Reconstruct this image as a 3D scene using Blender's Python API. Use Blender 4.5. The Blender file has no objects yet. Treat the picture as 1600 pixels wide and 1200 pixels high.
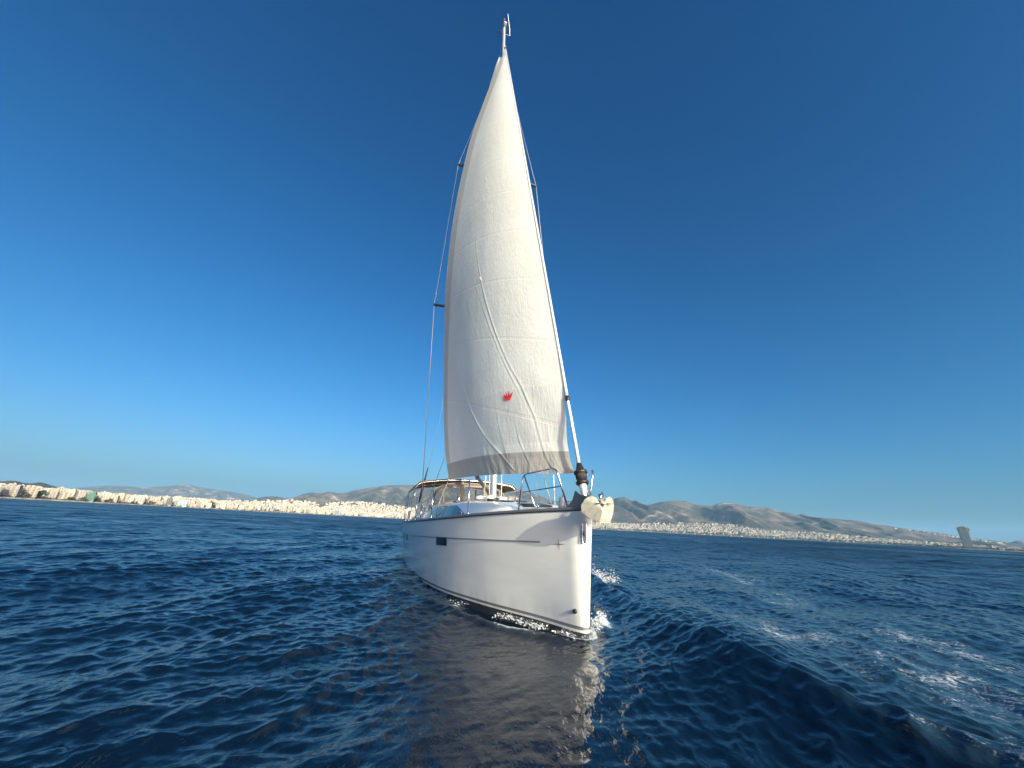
import bpy, math, random
import numpy as np
from mathutils import Vector, Matrix

# ------------------------------------------------------------------ camera
SC = bpy.context.scene
EYE = 1.35                                   # metres above the water
FPX, PW, PH = 601.0, 1600.0, 1200.0          # wide phone lens: focal length in pixels of a 1600 wide frame
ROLL = math.radians(3.041)
PITCH = math.radians(20.04)
_c, _s = math.cos(ROLL), math.sin(ROLL)
FW = np.array([0, math.cos(PITCH), math.sin(PITCH)])
_r0 = np.array([1.0, 0, 0]); _u0 = np.array([0, -math.sin(PITCH), math.cos(PITCH)])
CR = _c * _r0 + _s * _u0
CU = -_s * _r0 + _c * _u0
cam_d = bpy.data.cameras.new('camera'); cam = bpy.data.objects.new('camera', cam_d)
SC.collection.objects.link(cam); SC.camera = cam
cam_d.sensor_width = 36; cam_d.lens = 36 * FPX / PW
cam_d.clip_start = 0.05; cam_d.clip_end = 60000
cam.matrix_world = Matrix(((CR[0], CU[0], -FW[0], 0), (CR[1], CU[1], -FW[1], 0), (CR[2], CU[2], -FW[2], EYE), (0, 0, 0, 1)))

# ------------------------------------------------------------------ sky, sun, exposure
SUN = np.array([0.488, -0.814, 0.30]); SUN = SUN / np.linalg.norm(SUN)
w = bpy.data.worlds.new('World'); SC.world = w; w.use_nodes = True
nt = w.node_tree; bg = nt.nodes['Background']
sky = nt.nodes.new('ShaderNodeTexSky'); sky.sky_type = 'NISHITA'; sky.sun_disc = False
sky.sun_elevation = math.asin(SUN[2]); sky.sun_rotation = math.atan2(SUN[0], SUN[1])
sky.altitude = 0; sky.air_density = 1.0; sky.dust_density = 2.6; sky.ozone_density = 3.0
# contrast of the sky: each channel c becomes a * c**g, that gain capped, then the sunward sky raised by an added fill boost
def _m(op, x, y):
    n = nt.nodes.new('ShaderNodeMath'); n.operation = op
    for i, v in enumerate((x, y)):
        if isinstance(v, float): n.inputs[i].default_value = v
        else: nt.links.new(v, n.inputs[i])
    return n.outputs[0]
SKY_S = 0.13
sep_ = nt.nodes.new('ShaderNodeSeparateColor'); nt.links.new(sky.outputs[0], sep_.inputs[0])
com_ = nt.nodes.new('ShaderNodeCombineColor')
fill_gain_ = _m('MINIMUM', _m('ADD', 1.0, _m('MULTIPLY', _m('MAXIMUM', _m('SUBTRACT', _m('MULTIPLY', sep_.outputs[1], SKY_S), 0.7), 0.0), 1.0)), 4.0)  # extra brightness added to the sunward sky, out of view, as fill for the hull
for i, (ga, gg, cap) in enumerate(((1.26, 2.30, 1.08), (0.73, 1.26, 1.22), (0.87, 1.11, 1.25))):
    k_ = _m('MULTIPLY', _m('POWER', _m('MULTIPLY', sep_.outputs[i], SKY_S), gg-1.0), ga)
    nt.links.new(_m('MULTIPLY', sep_.outputs[i], _m('MULTIPLY', _m('MINIMUM', k_, cap), fill_gain_)), com_.inputs[i])
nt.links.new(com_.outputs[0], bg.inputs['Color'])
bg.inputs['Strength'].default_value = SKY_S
sl = bpy.data.lights.new('sun', 'SUN'); sl.energy = 4.4; sl.angle = math.radians(0.5); sl.color = (1.0, 0.965, 0.80)
so = bpy.data.objects.new('sun', sl); SC.collection.objects.link(so)
so.rotation_euler = Vector(SUN).to_track_quat('Z', 'Y').to_euler()
SC.view_settings.view_transform = 'Standard'; SC.view_settings.look = 'None'
SC.view_settings.exposure = 0.6; SC.view_settings.gamma = 1
SC.cycles.max_bounces = 8; SC.cycles.volume_bounces = 0
SC.cycles.transparent_max_bounces = 16

# ------------------------------------------------------------------ helpers
rng = np.random.default_rng(7); random.seed(7)
COL = SC.collection

def mat(name, col=(.8, .8, .8), rough=.5, metal=0.0, **kw):
    m = bpy.data.materials.new(name); m.use_nodes = True
    p = m.node_tree.nodes['Principled BSDF']
    p.inputs['Base Color'].default_value = (*col, 1); p.inputs['Roughness'].default_value = rough
    p.inputs['Metallic'].default_value = metal
    for k, v in kw.items(): p.inputs[k.replace('_', ' ')].default_value = v
    return m

def N(m, t, **props):
    n = m.node_tree.nodes.new(t)
    for k, v in props.items(): setattr(n, k, v)
    return n

def math_node(m, op, a, b=None, clamp=False):
    n = N(m, 'ShaderNodeMath', operation=op, use_clamp=clamp)
    for i, x in enumerate((a, b)):
        if x is None: continue
        if isinstance(x, (int, float)): n.inputs[i].default_value = x
        else: m.node_tree.links.new(x, n.inputs[i])
    return n.outputs[0]

def mix_col(m, fac, a, b):
    n = N(m, 'ShaderNodeMix', data_type='RGBA')
    for i, x in ((0, fac), (6, a), (7, b)):
        if hasattr(x, 'is_output'): m.node_tree.links.new(x, n.inputs[i])
        elif i == 0: n.inputs[0].default_value = x
        else: n.inputs[i].default_value = (*x, 1)
    return n.outputs[2]

def ramp(m, src, p0, p1, v0=0.0, v1=1.0):
    n = N(m, 'ShaderNodeMapRange'); n.interpolation_type = 'SMOOTHSTEP'
    m.node_tree.links.new(src, n.inputs[0])
    for i, v in ((1, p0), (2, p1), (3, v0), (4, v1)): n.inputs[i].default_value = v
    return n.outputs[0]

def noise(m, vec, scale, detail=3, rough=.55):
    n = N(m, 'ShaderNodeTexNoise'); n.inputs['Scale'].default_value = scale
    n.inputs['Detail'].default_value = detail; n.inputs['Roughness'].default_value = rough
    if vec is not None: m.node_tree.links.new(vec, n.inputs['Vector'])
    return n.outputs[0]

def scaled(m, vec, s, rot=(0, 0, 0)):
    n = N(m, 'ShaderNodeMapping'); n.inputs['Scale'].default_value = s; n.inputs['Rotation'].default_value = rot
    m.node_tree.links.new(vec, n.inputs['Vector']); return n.outputs[0]

def bump(m, h, strength, dist, to='Principled BSDF'):
    n = N(m, 'ShaderNodeBump'); n.inputs['Strength'].default_value = strength; n.inputs['Distance'].default_value = dist
    m.node_tree.links.new(h, n.inputs['Height'])
    if to: m.node_tree.links.new(n.outputs[0], m.node_tree.nodes[to].inputs['Normal'])
    return n

def objcoord(m): return N(m, 'ShaderNodeTexCoord').outputs['Object']

def set_base(m, sock): m.node_tree.links.new(sock, m.node_tree.nodes['Principled BSDF'].inputs['Base Color'])

def link(o, parent=None):
    COL.objects.link(o)
    if parent is not None: o.parent = parent
    return o

def pmesh(name, v, f, m, parent=None, smooth=True, mats=None, midx=None):
    me = bpy.data.meshes.new(name)
    me.from_pydata([tuple(map(float, p)) for p in v], [], [tuple(map(int, q)) for q in f])
    if smooth: me.polygons.foreach_set('use_smooth', [True] * len(me.polygons))
    for x in (mats or [m]): me.materials.append(x)
    if midx is not None: me.polygons.foreach_set('material_index', [int(i) for i in midx])
    me.update()
    return link(bpy.data.objects.new(name, me), parent)

def big_mesh(name, v, quads, m, parent=None, smooth=True):
    v = np.ascontiguousarray(v, dtype=np.float32); q = np.ascontiguousarray(quads, dtype=np.int32)
    me = bpy.data.meshes.new(name)
    me.vertices.add(len(v)); me.vertices.foreach_set('co', v.ravel())
    me.loops.add(q.size); me.loops.foreach_set('vertex_index', q.ravel())
    me.polygons.add(len(q)); me.polygons.foreach_set('loop_start', np.arange(len(q), dtype=np.int32) * 4)
    if smooth: me.polygons.foreach_set('use_smooth', np.ones(len(q), dtype=bool))
    me.materials.append(m); me.update(calc_edges=True); me.validate()
    return link(bpy.data.objects.new(name, me), parent)

def grid_quads(nr, nc, flip=False):
    i = np.arange(nr - 1)[:, None] * nc + np.arange(nc - 1)[None, :]
    q = np.stack([i, i + 1, i + nc + 1, i + nc], -1).reshape(-1, 4)
    return q[:, ::-1] if flip else q

def attr(o, name, vals):
    a = o.data.attributes.new(name, 'FLOAT', 'POINT'); a.data.foreach_set('value', np.asarray(vals, np.float32).ravel())

class MB:
    def __init__(s): s.v = []; s.f = []
    def box(s, c, size, rot=None):
        b = len(s.v); c = Vector(c)
        for dx, dy, dz in ((-1,-1,-1),(1,-1,-1),(1,1,-1),(-1,1,-1),(-1,-1,1),(1,-1,1),(1,1,1),(-1,1,1)):
            p = Vector((dx*size[0]/2, dy*size[1]/2, dz*size[2]/2))
            if rot is not None: p = rot @ p
            s.v.append(tuple(c + p))
        s.f += [tuple(b + i for i in q) for q in ((0,3,2,1),(4,5,6,7),(0,1,5,4),(1,2,6,5),(2,3,7,6),(3,0,4,7))]
        return s
    def tube(s, pts, r, n=8, cap=True, flat=None):
        pts = [Vector(p) for p in pts]; b = len(s.v); up = None
        rs = r if isinstance(r, (list, tuple)) else [r] * len(pts)
        for i, p in enumerate(pts):
            t = (pts[min(i+1, len(pts)-1)] - pts[max(i-1, 0)]).normalized()
            if up is None:
                up = Vector((0, 1, 0)) if abs(t.y) < .9 else Vector((1, 0, 0))
            e1 = (up - t * up.dot(t)).normalized(); e2 = t.cross(e1); up = e1
            for k in range(n):
                a = 2 * math.pi * k / n
                s.v.append(tuple(p + e1 * math.cos(a) * rs[i] + e2 * math.sin(a) * rs[i] * (flat or 1)))
        for i in range(len(pts) - 1):
            for k in range(n):
                s.f.append((b+i*n+k, b+i*n+(k+1) % n, b+(i+1)*n+(k+1) % n, b+(i+1)*n+k))
        if cap:
            s.f.append(tuple(b + k for k in reversed(range(n)))); e = b + (len(pts)-1)*n
            s.f.append(tuple(e + k for k in range(n)))
        return s
    def sphere(s, c, r, nu=8, nv=6, sq=(1, 1, 1)):
        b = len(s.v); c = Vector(c)
        s.v.append(tuple(c + Vector((0, 0, r*sq[2]))))
        for i in range(1, nv):
            t = math.pi * i / nv
            for k in range(nu):
                a = 2*math.pi*k/nu
                s.v.append(tuple(c + Vector((r*sq[0]*math.sin(t)*math.cos(a), r*sq[1]*math.sin(t)*math.sin(a), r*sq[2]*math.cos(t)))))
        s.v.append(tuple(c - Vector((0, 0, r*sq[2])))); e = len(s.v) - 1
        for k in range(nu):
            s.f.append((b, b+1+k, b+1+(k+1) % nu)); q = b+1+(nv-2)*nu
            s.f.append((e, q+(k+1) % nu, q+k))
        for i in range(nv-2):
            for k in range(nu):
                q = b+1+i*nu; s.f.append((q+k, q+nu+k, q+nu+(k+1) % nu, q+(k+1) % nu))
        return s
    def build(s, name, m, parent=None, smooth=True): return pmesh(name, s.v, s.f, m, parent, smooth)

def arc(p, q, r, bend, n=10):  # polyline p->q bulging by vector bend
    p, q, bend = Vector(p), Vector(q), Vector(bend)
    return [p.lerp(q, i/n) + bend * (math.sin(math.pi*i/n)) for i in range(n+1)]

def empty(name, loc=(0, 0, 0)):
    o = bpy.data.objects.new(name, None); o.location = loc; o.empty_display_size = .3; return link(o)

def tag(o, label=None, cat=None, group=None, kind=None):
    for k, v in (('label', label), ('category', cat), ('group', group), ('kind', kind)):
        if v: o[k] = v
    return o

def sight(px, py):
    d = FW + (px - PW/2)/FPX*CR + (PH/2 - py)/FPX*CU
    return d / np.linalg.norm(d)

def az_el(px, py):
    d = sight(px, py); return math.atan2(d[0], d[1]), d[2]/math.hypot(d[0], d[1])

def pchip(xq, x, y):
    x = np.asarray(x, float); y = np.asarray(y, float); xq = np.clip(xq, x[0], x[-1])
    h = np.diff(x); d = np.diff(y)/h; m = np.zeros_like(y)
    m[0], m[-1] = d[0], d[-1]
    for i in range(1, len(x)-1):
        if d[i-1]*d[i] > 0:
            w1 = 2*h[i]+h[i-1]; w2 = h[i]+2*h[i-1]; m[i] = (w1+w2)/(w1/d[i-1]+w2/d[i])
    i = np.clip(np.searchsorted(x, xq, side='right')-1, 0, len(x)-2); t = (xq-x[i])/h[i]
    return ((1+2*t)*(1-t)**2*y[i] + t*(1-t)**2*h[i]*m[i] + t*t*(3-2*t)*y[i+1] + t*t*(t-1)*h[i]*m[i+1])

def vnoise(x, y, seed=0):
    r = np.random.default_rng(seed); T = r.random((256, 256))
    xi = np.floor(x).astype(int); yi = np.floor(y).astype(int); fx = x-xi; fy = y-yi
    fx = fx*fx*(3-2*fx); fy = fy*fy*(3-2*fy)
    g = lambda a, b: T[a % 256, b % 256]
    return (g(xi, yi)*(1-fx)+g(xi+1, yi)*fx)*(1-fy) + (g(xi, yi+1)*(1-fx)+g(xi+1, yi+1)*fx)*fy

def fbm(x, y, oct=5, seed=0, gain=.5):
    s = 0; a = 1; tot = 0
    for k in range(oct):
        s = s + a*vnoise(x*2**k, y*2**k, seed+k); tot += a; a *= gain
    return s/tot

# ------------------------------------------------------------------ yacht frame
HEAD = math.radians(16.6); HEEL = math.radians(2.0)
BOW = np.array([1.14, 5.77, 0.0])            # stem at the waterline
AX = np.array([-math.sin(HEAD), math.cos(HEAD), 0]); AY0 = np.array([-math.cos(HEAD), -math.sin(HEAD), 0])
AY = AY0*math.cos(HEEL) - np.array([0, 0, 1])*math.sin(HEEL)
AZ = AY0*math.sin(HEEL) + np.array([0, 0, 1])*math.cos(HEEL)

WLX, WLY = [0, .015, .05, .2, .67, 2, 3.6, 5.4, 7.64, 10, 13.3], [0, .035, .062, .125, .29, .88, 1.42, 1.70, 1.80, 1.80, 1.66]
DKX, DKY = [0, .02, .06, .15, .26, .66, 1.16, 2.16, 3.16, 4.16, 5.16, 6.16, 8.16, 10, 12, 13.46], [0, .055, .10, .165, .22, .44, .69, 1.12, 1.44, 1.66, 1.80, 1.88, 1.95, 1.95, 1.91, 1.85]
SHX, SHY = [-.16, .5, 1, 2, 3, 4, 5, 6, 8, 10, 13.3], [1.60, 1.58, 1.56, 1.515, 1.465, 1.425, 1.395, 1.37, 1.335, 1.32, 1.29]
def sheer(u): return pchip(np.asarray(u, float), SHX, SHY)
def stem_u(z): return -.1*np.asarray(z, float)
def half(u, z):
    u = np.asarray(u, float); z = np.asarray(z, float); k = np.maximum(u - stem_u(z), 0)
    a = pchip(k, WLX, WLY); b = pchip(k, DKX, DKY)
    s = np.clip(z/1.5, 0, 1)**.8
    return np.where(z < 0, a*(1-np.clip(-z/.75, 0, 1)**2.2), a+(b-a)*s)
def on_hull(u, z, off=.0):
    e = .03; y = half(u, z)
    du = (half(u+e, z)-half(u-e, z))/(2*e) if u > .1 else (half(u+e, z)-half(u, z))/e
    dz = (half(u, z+e)-half(u, z-e))/(2*e)
    n = Vector((-float(du), 1, -float(dz))).normalized()
    return Vector((u, float(y), z)) + n*off, n

# ------------------------------------------------------------------ water
def build_water():
    m = mat('sea_water', (.0012, .0065, .017), .045, IOR=1.33)
    t = m.node_tree; P = t.nodes['Principled BSDF']; oc = objcoord(m)
    far = N(m, 'ShaderNodeAttribute', attribute_name='far').outputs['Fac']
    foam = N(m, 'ShaderNodeAttribute', attribute_name='foam').outputs['Fac']
    # small ripples everywhere, wave-sized relief only where the mesh is too coarse for it
    v1 = scaled(m, oc, (1, .55, 1), (0, 0, .45))
    fine = noise(m, v1, 14.0, 3, .65)
    b1 = bump(m, fine, .8, .011, None)
    mid = noise(m, scaled(m, oc, (1, .6, 1), (0, 0, .5)), 1.3, 4, .6)
    lo = noise(m, scaled(m, oc, (1, .5, 1), (0, 0, .3)), .16, 3, .6)
    gust = ramp(m, noise(m, scaled(m, oc, (.3, 1, 1)), .02, 3), .3, .7, .55, 1.15)
    b2 = bump(m, mid, .0, .30, None); t.links.new(math_node(m, 'MULTIPLY', far, gust), b2.inputs['Strength'])
    b3 = bump(m, lo, .0, 1.3, None); t.links.new(math_node(m, 'MULTIPLY', far, .9), b3.inputs['Strength'])
    t.links.new(b1.outputs[0], b2.inputs['Normal']); t.links.new(b2.outputs[0], b3.inputs['Normal'])
    t.links.new(b3.outputs[0], P.inputs['Normal'])
    # beyond the meshed waves the unresolved slopes widen the reflection
    streak = noise(m, scaled(m, oc, (.35, 1, 1), (0, 0, -.15)), .016, 7, .78)
    rr = math_node(m, 'ADD', math_node(m, 'MULTIPLY', math_node(m, 'POWER', far, 1.5), ramp(m, streak, .34, .66, .13, .46)), .04)
    t.links.new(rr, P.inputs['Roughness'])
    # foam: broken lace of white bubbles
    vo = N(m, 'ShaderNodeTexVoronoi', feature='DISTANCE_TO_EDGE'); vo.inputs['Scale'].default_value = 9
    wob = N(m, 'ShaderNodeVectorMath', operation='ADD'); nz = N(m, 'ShaderNodeTexNoise'); nz.inputs['Scale'].default_value = 3.5
    t.links.new(oc, nz.inputs['Vector']); t.links.new(oc, wob.inputs[0])
    sc2 = N(m, 'ShaderNodeVectorMath', operation='SCALE'); t.links.new(nz.outputs['Color'], sc2.inputs[0]); sc2.inputs['Scale'].default_value = .5
    t.links.new(sc2.outputs[0], wob.inputs[1]); t.links.new(wob.outputs[0], vo.inputs['Vector'])
    lace = ramp(m, vo.outputs['Distance'], 0.0, .25, 1.0, 0.0)
    grain = noise(m, oc, 26, 4, .7); patch = noise(m, oc, 2.4, 5, .65)
    k = math_node(m, 'ADD', math_node(m, 'MULTIPLY', lace, .12), math_node(m, 'ADD', math_node(m, 'MULTIPLY', grain, .75), math_node(m, 'MULTIPLY', patch, .80)))
    thr = math_node(m, 'SUBTRACT', math_node(m, 'ADD', k, math_node(m, 'MULTIPLY', foam, .95)), 1.22)
    f = math_node(m, 'MULTIPLY', ramp(m, thr, 0, .38), math_node(m, 'GREATER_THAN', foam, .01))
    # water full of fine bubbles is paler
    set_base(m, mix_col(m, ramp(m, foam, .04, .45, 0, 1), (.0012, .0065, .017), (.016, .042, .062)))
    fb = N(m, 'ShaderNodeBsdfDiffuse'); fb.inputs['Color'].default_value = (.72, .76, .78, 1)
    mx = N(m, 'ShaderNodeMixShader'); t.links.new(math_node(m, 'MULTIPLY', f, .85), mx.inputs[0])
    t.links.new(P.outputs[0], mx.inputs[1]); t.links.new(fb.outputs[0], mx.inputs[2])
    t.links.new(mx.outputs[0], t.nodes['Material Output'].inputs['Surface'])
    # polar sheet: dense in front of and beside the boat, coarse behind
    A = math.radians(72); nA = 1000
    th = np.concatenate([np.linspace(-A, A, nA), np.linspace(A, 2*math.pi-A, 90)[1:]])
    rs = [.35]
    while rs[-1] < 24000:
        r = rs[-1]; rs.append(r + min(max(r*.0042, r*r*.05/(EYE*385)), r*.12))
    rs = np.array(rs); nR, nT = len(rs), len(th)
    R_, T_ = np.meshgrid(rs, th, indexing='ij')
    X = R_*np.sin(T_); Y = R_*np.cos(T_)
    cell = np.maximum(np.gradient(rs), rs*.0025)
    Z = np.zeros_like(X); DX = np.zeros_like(X); DY = np.zeros_like(X)
    lost = np.zeros(nR); tot = 0
    wr = np.random.default_rng(11)
    main = math.radians(156)
    octs = [(.07, .14, 26, .0085), (.14, .28, 30, .0150), (.28, .56, 28, .0095), (.56, 1.2, 22, .0032), (1.2, 2.6, 20, .0019), (2.6, 5.2, 18, .0032), (5.2, 11, 14, .0018)]
    # calm patches and ruffled patches
    ruff = .70 + .75*fbm(X*.16+40, Y*.16+9, 3, 50)
    # smoother water in the lee of the bow and on the face of the wake
    x0, y0, lx, ly = .35, 6.2, -.3, -4.2; tt = np.clip(((X-x0)*lx+(Y-y0)*ly)/(lx*lx+ly*ly), 0, 1)
    calm = 1-.68*np.exp(-(np.hypot(X-x0-tt*lx, Y-y0-tt*ly)/1.1)**3)
    ruff = ruff*calm
    for l0, l1, n, mss in octs:
        for k in range(n):
            lam = l0*(l1/l0)**wr.random(); kk = 2*math.pi/lam
            spread = .62 if lam < .9 else .5
            d = main + wr.normal()*spread; ph = wr.random()*2*math.pi
            amp = math.sqrt(2*mss/n)/kk
            wgt = np.clip((lam/cell-2)/2, 0, 1); lost += (1-wgt)*mss/n; tot += mss/n
            nr = int(np.searchsorted(-wgt, 0)) if wgt[-1] == 0 else nR
            nr = int((wgt > 0).sum())
            if nr == 0: continue
            s = np.s_[:nr]; cx, cy = math.cos(d), math.sin(d)
            arg = kk*(X[s]*cx+Y[s]*cy)+ph; a = amp*wgt[s][:, None]*(ruff[s] if lam < 2 else 1)
            sn = np.sin(arg); cs = np.cos(arg)
            Z[s] += a*cs; DX[s] -= .85*a*cx*sn; DY[s] -= .85*a*cy*sn
    far = np.sqrt(np.clip(lost/tot, 0, 1))[:, None]*np.ones_like(X)
    FO = np.zeros_like(X)
    near = R_ < 60
    def seg_dist(pts):
        best = np.full(X.shape, 1e9); side = np.zeros(X.shape); along = np.zeros(X.shape); L = 0
        for (x0, y0), (x1, y1) in zip(pts[:-1], pts[1:]):
            dx, dy = x1-x0, y1-y0; ln = math.hypot(dx, dy)
            tt = np.clip(((X-x0)*dx+(Y-y0)*dy)/ln**2, 0, 1)
            dd = np.hypot(X-x0-tt*dx, Y-y0-tt*dy); k = dd < best
            best = np.where(k, dd, best); along = np.where(k, L+tt*ln, along)
            side = np.where(k, np.sign(dx*(Y-y0)-dy*(X-x0)), side); L += ln
        return best, side, along, L
    # wake crest that runs from the port bow towards the lower right of the view
    crest = [(1.9, 11.4), (2.24, 9.7), (2.30, 7.05), (2.46, 5.3), (2.68, 4.08), (2.92, 3.4), (3.16, 3.0), (3.55, 2.3), (4.2, 1.3)]
    D, S, AL, L = seg_dist(crest)
    wob = .10*(fbm(X*1.1, Y*1.1, 3, 90)-.5)
    q = D*S + wob                              # positive on the right-hand (outer) side or left, checked below
    right = np.where(q < 0, np.exp(-np.abs(q/.52)**1.5), np.exp(-(q/.16)**2))
    ends = np.clip(AL/1.2, 0, 1)*np.clip((L-AL)/1.0+.3, 0, 1)
    hgt = .29*(1+.35*(fbm(AL*1.3, AL*0+3, 3, 77)-.5))
    Z += right*ends*hgt - .05*np.exp(-((q-.55)/.35)**2)*ends
    FO += .155*np.exp(-((q-1.6)/1.4)**2)*np.clip((q-.05)/.5, 0, 1)*np.clip((AL-1)/2, 0, 1)*fbm(X*.9+7, Y*.5+2, 5, 140)*1.7
    fall = np.clip((AL-7.3)/1.5, 0, 1)
    FO += np.exp(-((q+.05)/.13)**2)*ends*(.04+.44*fall) + np.exp(-((q-.45)/.6)**2)*np.clip((q+.05)/.2, 0, 1)*ends*fall*.24 + np.exp(-((q+.24)/.12)**2)*ends*np.clip((AL-7.9)/.6, 0, 1)*.24
    # second older foam band, to the right of the crest
    band = [(11, 24), (8.2, 15.2), (7.0, 10.5), (6.2, 7.4), (6.2, 5.2), (6.6, 3.4)]
    D2, S2, A2, L2 = seg_dist(band)
    wd = .5+.25*fbm(X*.6, Y*.6, 3, 33)
    FO += (.20*np.exp(-(D2/wd)**2)+.22*np.exp(-(D2/1.8)**2))*np.clip(A2/6, 0, 1)*(.35+1.0*fbm(X*.8+3, Y*.8, 4, 21))
    D3, S3, A3, L3 = seg_dist([(4.6, 9.5), (4.7, 6.4), (4.6, 4.2), (4.9, 2.6)])
    FO += .30*np.exp(-(D3/.75)**2)*np.clip(A3/2, 0, 1)*fbm(X*1.2, Y*1.2, 3, 61)*1.5
    # churned, flatter water between the two bands
    # bow wave hugging the hull, port spray crest
    dxb, dyb = X-BOW[0], Y-BOW[1]; U = dxb*AX[0]+dyb*AX[1]; Wv = dxb*AY0[0]+dyb*AY0[1]
    hw = np.where((U > -.3) & (U < 13.3), half(np.clip(U, 0, 13.3), np.zeros_like(U)), 0)
    gap = np.abs(Wv)-hw; inb = near & (U > -.6) & (U < 14)
    bw = np.exp(-(np.clip(gap, 0, 9)/.30)**2)*np.exp(-((U-.6)/.8)**2)*.05
    Z += np.where(inb, bw, 0)
    ridge = np.exp(-((gap-.22-.13*U)/.16)**2)*np.clip(1-U/5.5, 0, 1)*np.clip(U/.4, 0, 1)*.075
    Z += np.where(inb, ridge, 0)
    FO += np.where(inb & (Wv > 0), np.exp(-((gap-.18-.10*U)/.10)**2)*np.exp(-((U-.95)/.42)**2)*.95, 0)
    FO += np.where(inb & (Wv > 0), np.exp(-((gap-.30)/.10)**2)*np.exp(-((U-2.3)/.22)**2)*.7, 0)
    FO += np.where(inb, np.exp(-(np.clip(gap, 0, 9)/.07)**2)*np.exp(-((U-.25)/.4)**2)*.8, 0)
    FO += np.where(inb & (Wv < 0), np.exp(-((gap-.28)/.14)**2)*np.exp(-((U-.7)/.5)**2)*.9, 0)
    Dp = np.hypot(X-2.45, Y-10.7); Z += .16*np.exp(-(Dp/.45)**2); FO += 1.0*np.exp(-(Dp/.32)**2)
    XX = X+DX; YY = Y+DY
    V = np.stack([XX, YY, Z], -1).reshape(-1, 3)
    nc = nT
    i = np.arange(nR-1)[:, None]*nc; j = np.arange(nc)[None, :]; j2 = (j+1) % nc
    Q = np.stack([i+j, i+nc+j, i+nc+j2, i+j2], -1).reshape(-1, 4)
    # centre cap
    c = len(V); V = np.vstack([V, [[0, 0, 0]]])
    o = big_mesh('sea', V, Q, m)
    attr(o, 'far', np.append(far.ravel(), 0)); attr(o, 'foam', np.append(np.clip(FO, 0, 1.3).ravel(), 0))
    tag(o, kind='structure')
    return o
build_water()

# ------------------------------------------------------------------ coast, hills
COAST = [(-500, 900), (-200, 1050), (0, 1300), (150, 1500), (300, 2000), (450, 2700), (640, 3800), (900, 5200), (1160, 5800), (1380, 5200), (1500, 4600), (1600, 4500), (1800, 4200), (2300, 3800)]
def hz(x): return 777 + 85*x/1600
CAZ = np.array([az_el(x, hz(x))[0] for x, r in COAST]); CRR = np.array([r for x, r in COAST], float)
def coast_r(a): return pchip(a, CAZ, CRR)
CITY = [(-500, 745), (-200, 750), (0, 756), (30, 758), (67, 759.5), (105, 764), (142, 767), (180, 771.5), (240, 774), (280, 775), (340, 779), (385, 781.5), (460, 780), (487, 782), (497, 786), (520, 783.7), (557, 782), (580, 784.5), (617, 787.5), (640, 792),
        (935, 815), (995, 817), (1032, 816), (1077, 815.5), (1107, 816), (1160, 820), (1230, 829), (1290, 831.5), (1380, 840.5), (1495, 848.5), (1600, 856), (1800, 868), (2300, 890)]
TAZ = np.array([az_el(*p)[0] for p in CITY]); TEL = np.array([az_el(*p)[1] for p in CITY])
DEP = 1300.0
def land_z(a, r):
    d = (r-coast_r(a))/DEP
    top = np.interp(a, TAZ, TEL)*(coast_r(a)+DEP) - 17
    top = np.maximum(top, 6)
    return 2.2 + np.clip(d, 0, 1.0)**1.15*(top-2.2) - np.clip(d-1, 0, 20)*25

def build_land():
    m = mat('coast_earth', (.10, .09, .06), .95); oc = objcoord(m)
    c = mix_col(m, ramp(m, noise(m, oc, .02, 4), .35, .65), (.05, .055, .035), (.20, .16, .11)); set_base(m, c)
    a = np.linspace(CAZ[0], CAZ[-1], 500); d = np.concatenate([[-30, 0], np.linspace(20, DEP, 30), [DEP+800, DEP+6000, DEP+12000]])
    A_, D_ = np.meshgrid(a, d, indexing='ij'); R = coast_r(A_)+D_
    Z = land_z(A_, R) + (fbm(A_*150, D_*.004, 3, 5)-.5)*3*(D_ > 30); Z[:, 0] = -4; Z[:, 1] = 1.2
    V = np.stack([R*np.sin(A_), R*np.cos(A_), Z], -1).reshape(-1, 3)
    tag(big_mesh('land', V, grid_quads(len(a), len(d), True), m), kind='structure')
    mb = mat('beach_sand', (.42, .35, .25), .95); ocb = objcoord(mb)
    set_base(mb, mix_col(mb, ramp(mb, noise(mb, ocb, .03, 3), .4, .6), (.45, .37, .26), (.22, .19, .15)))
    a = np.linspace(CAZ[0], CAZ[-1], 500); d = np.array([-14, -2, 16]); A_, D_ = np.meshgrid(a, d, indexing='ij'); R = coast_r(A_)+D_
    Z = np.broadcast_to(np.array([-1, 2.6, 3.2]), A_.shape)
    V = np.stack([R*np.sin(A_), R*np.cos(A_), Z], -1).reshape(-1, 3)
    tag(big_mesh('beach', V, grid_quads(len(a), len(d), True), mb), kind='structure')
build_land()

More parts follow.
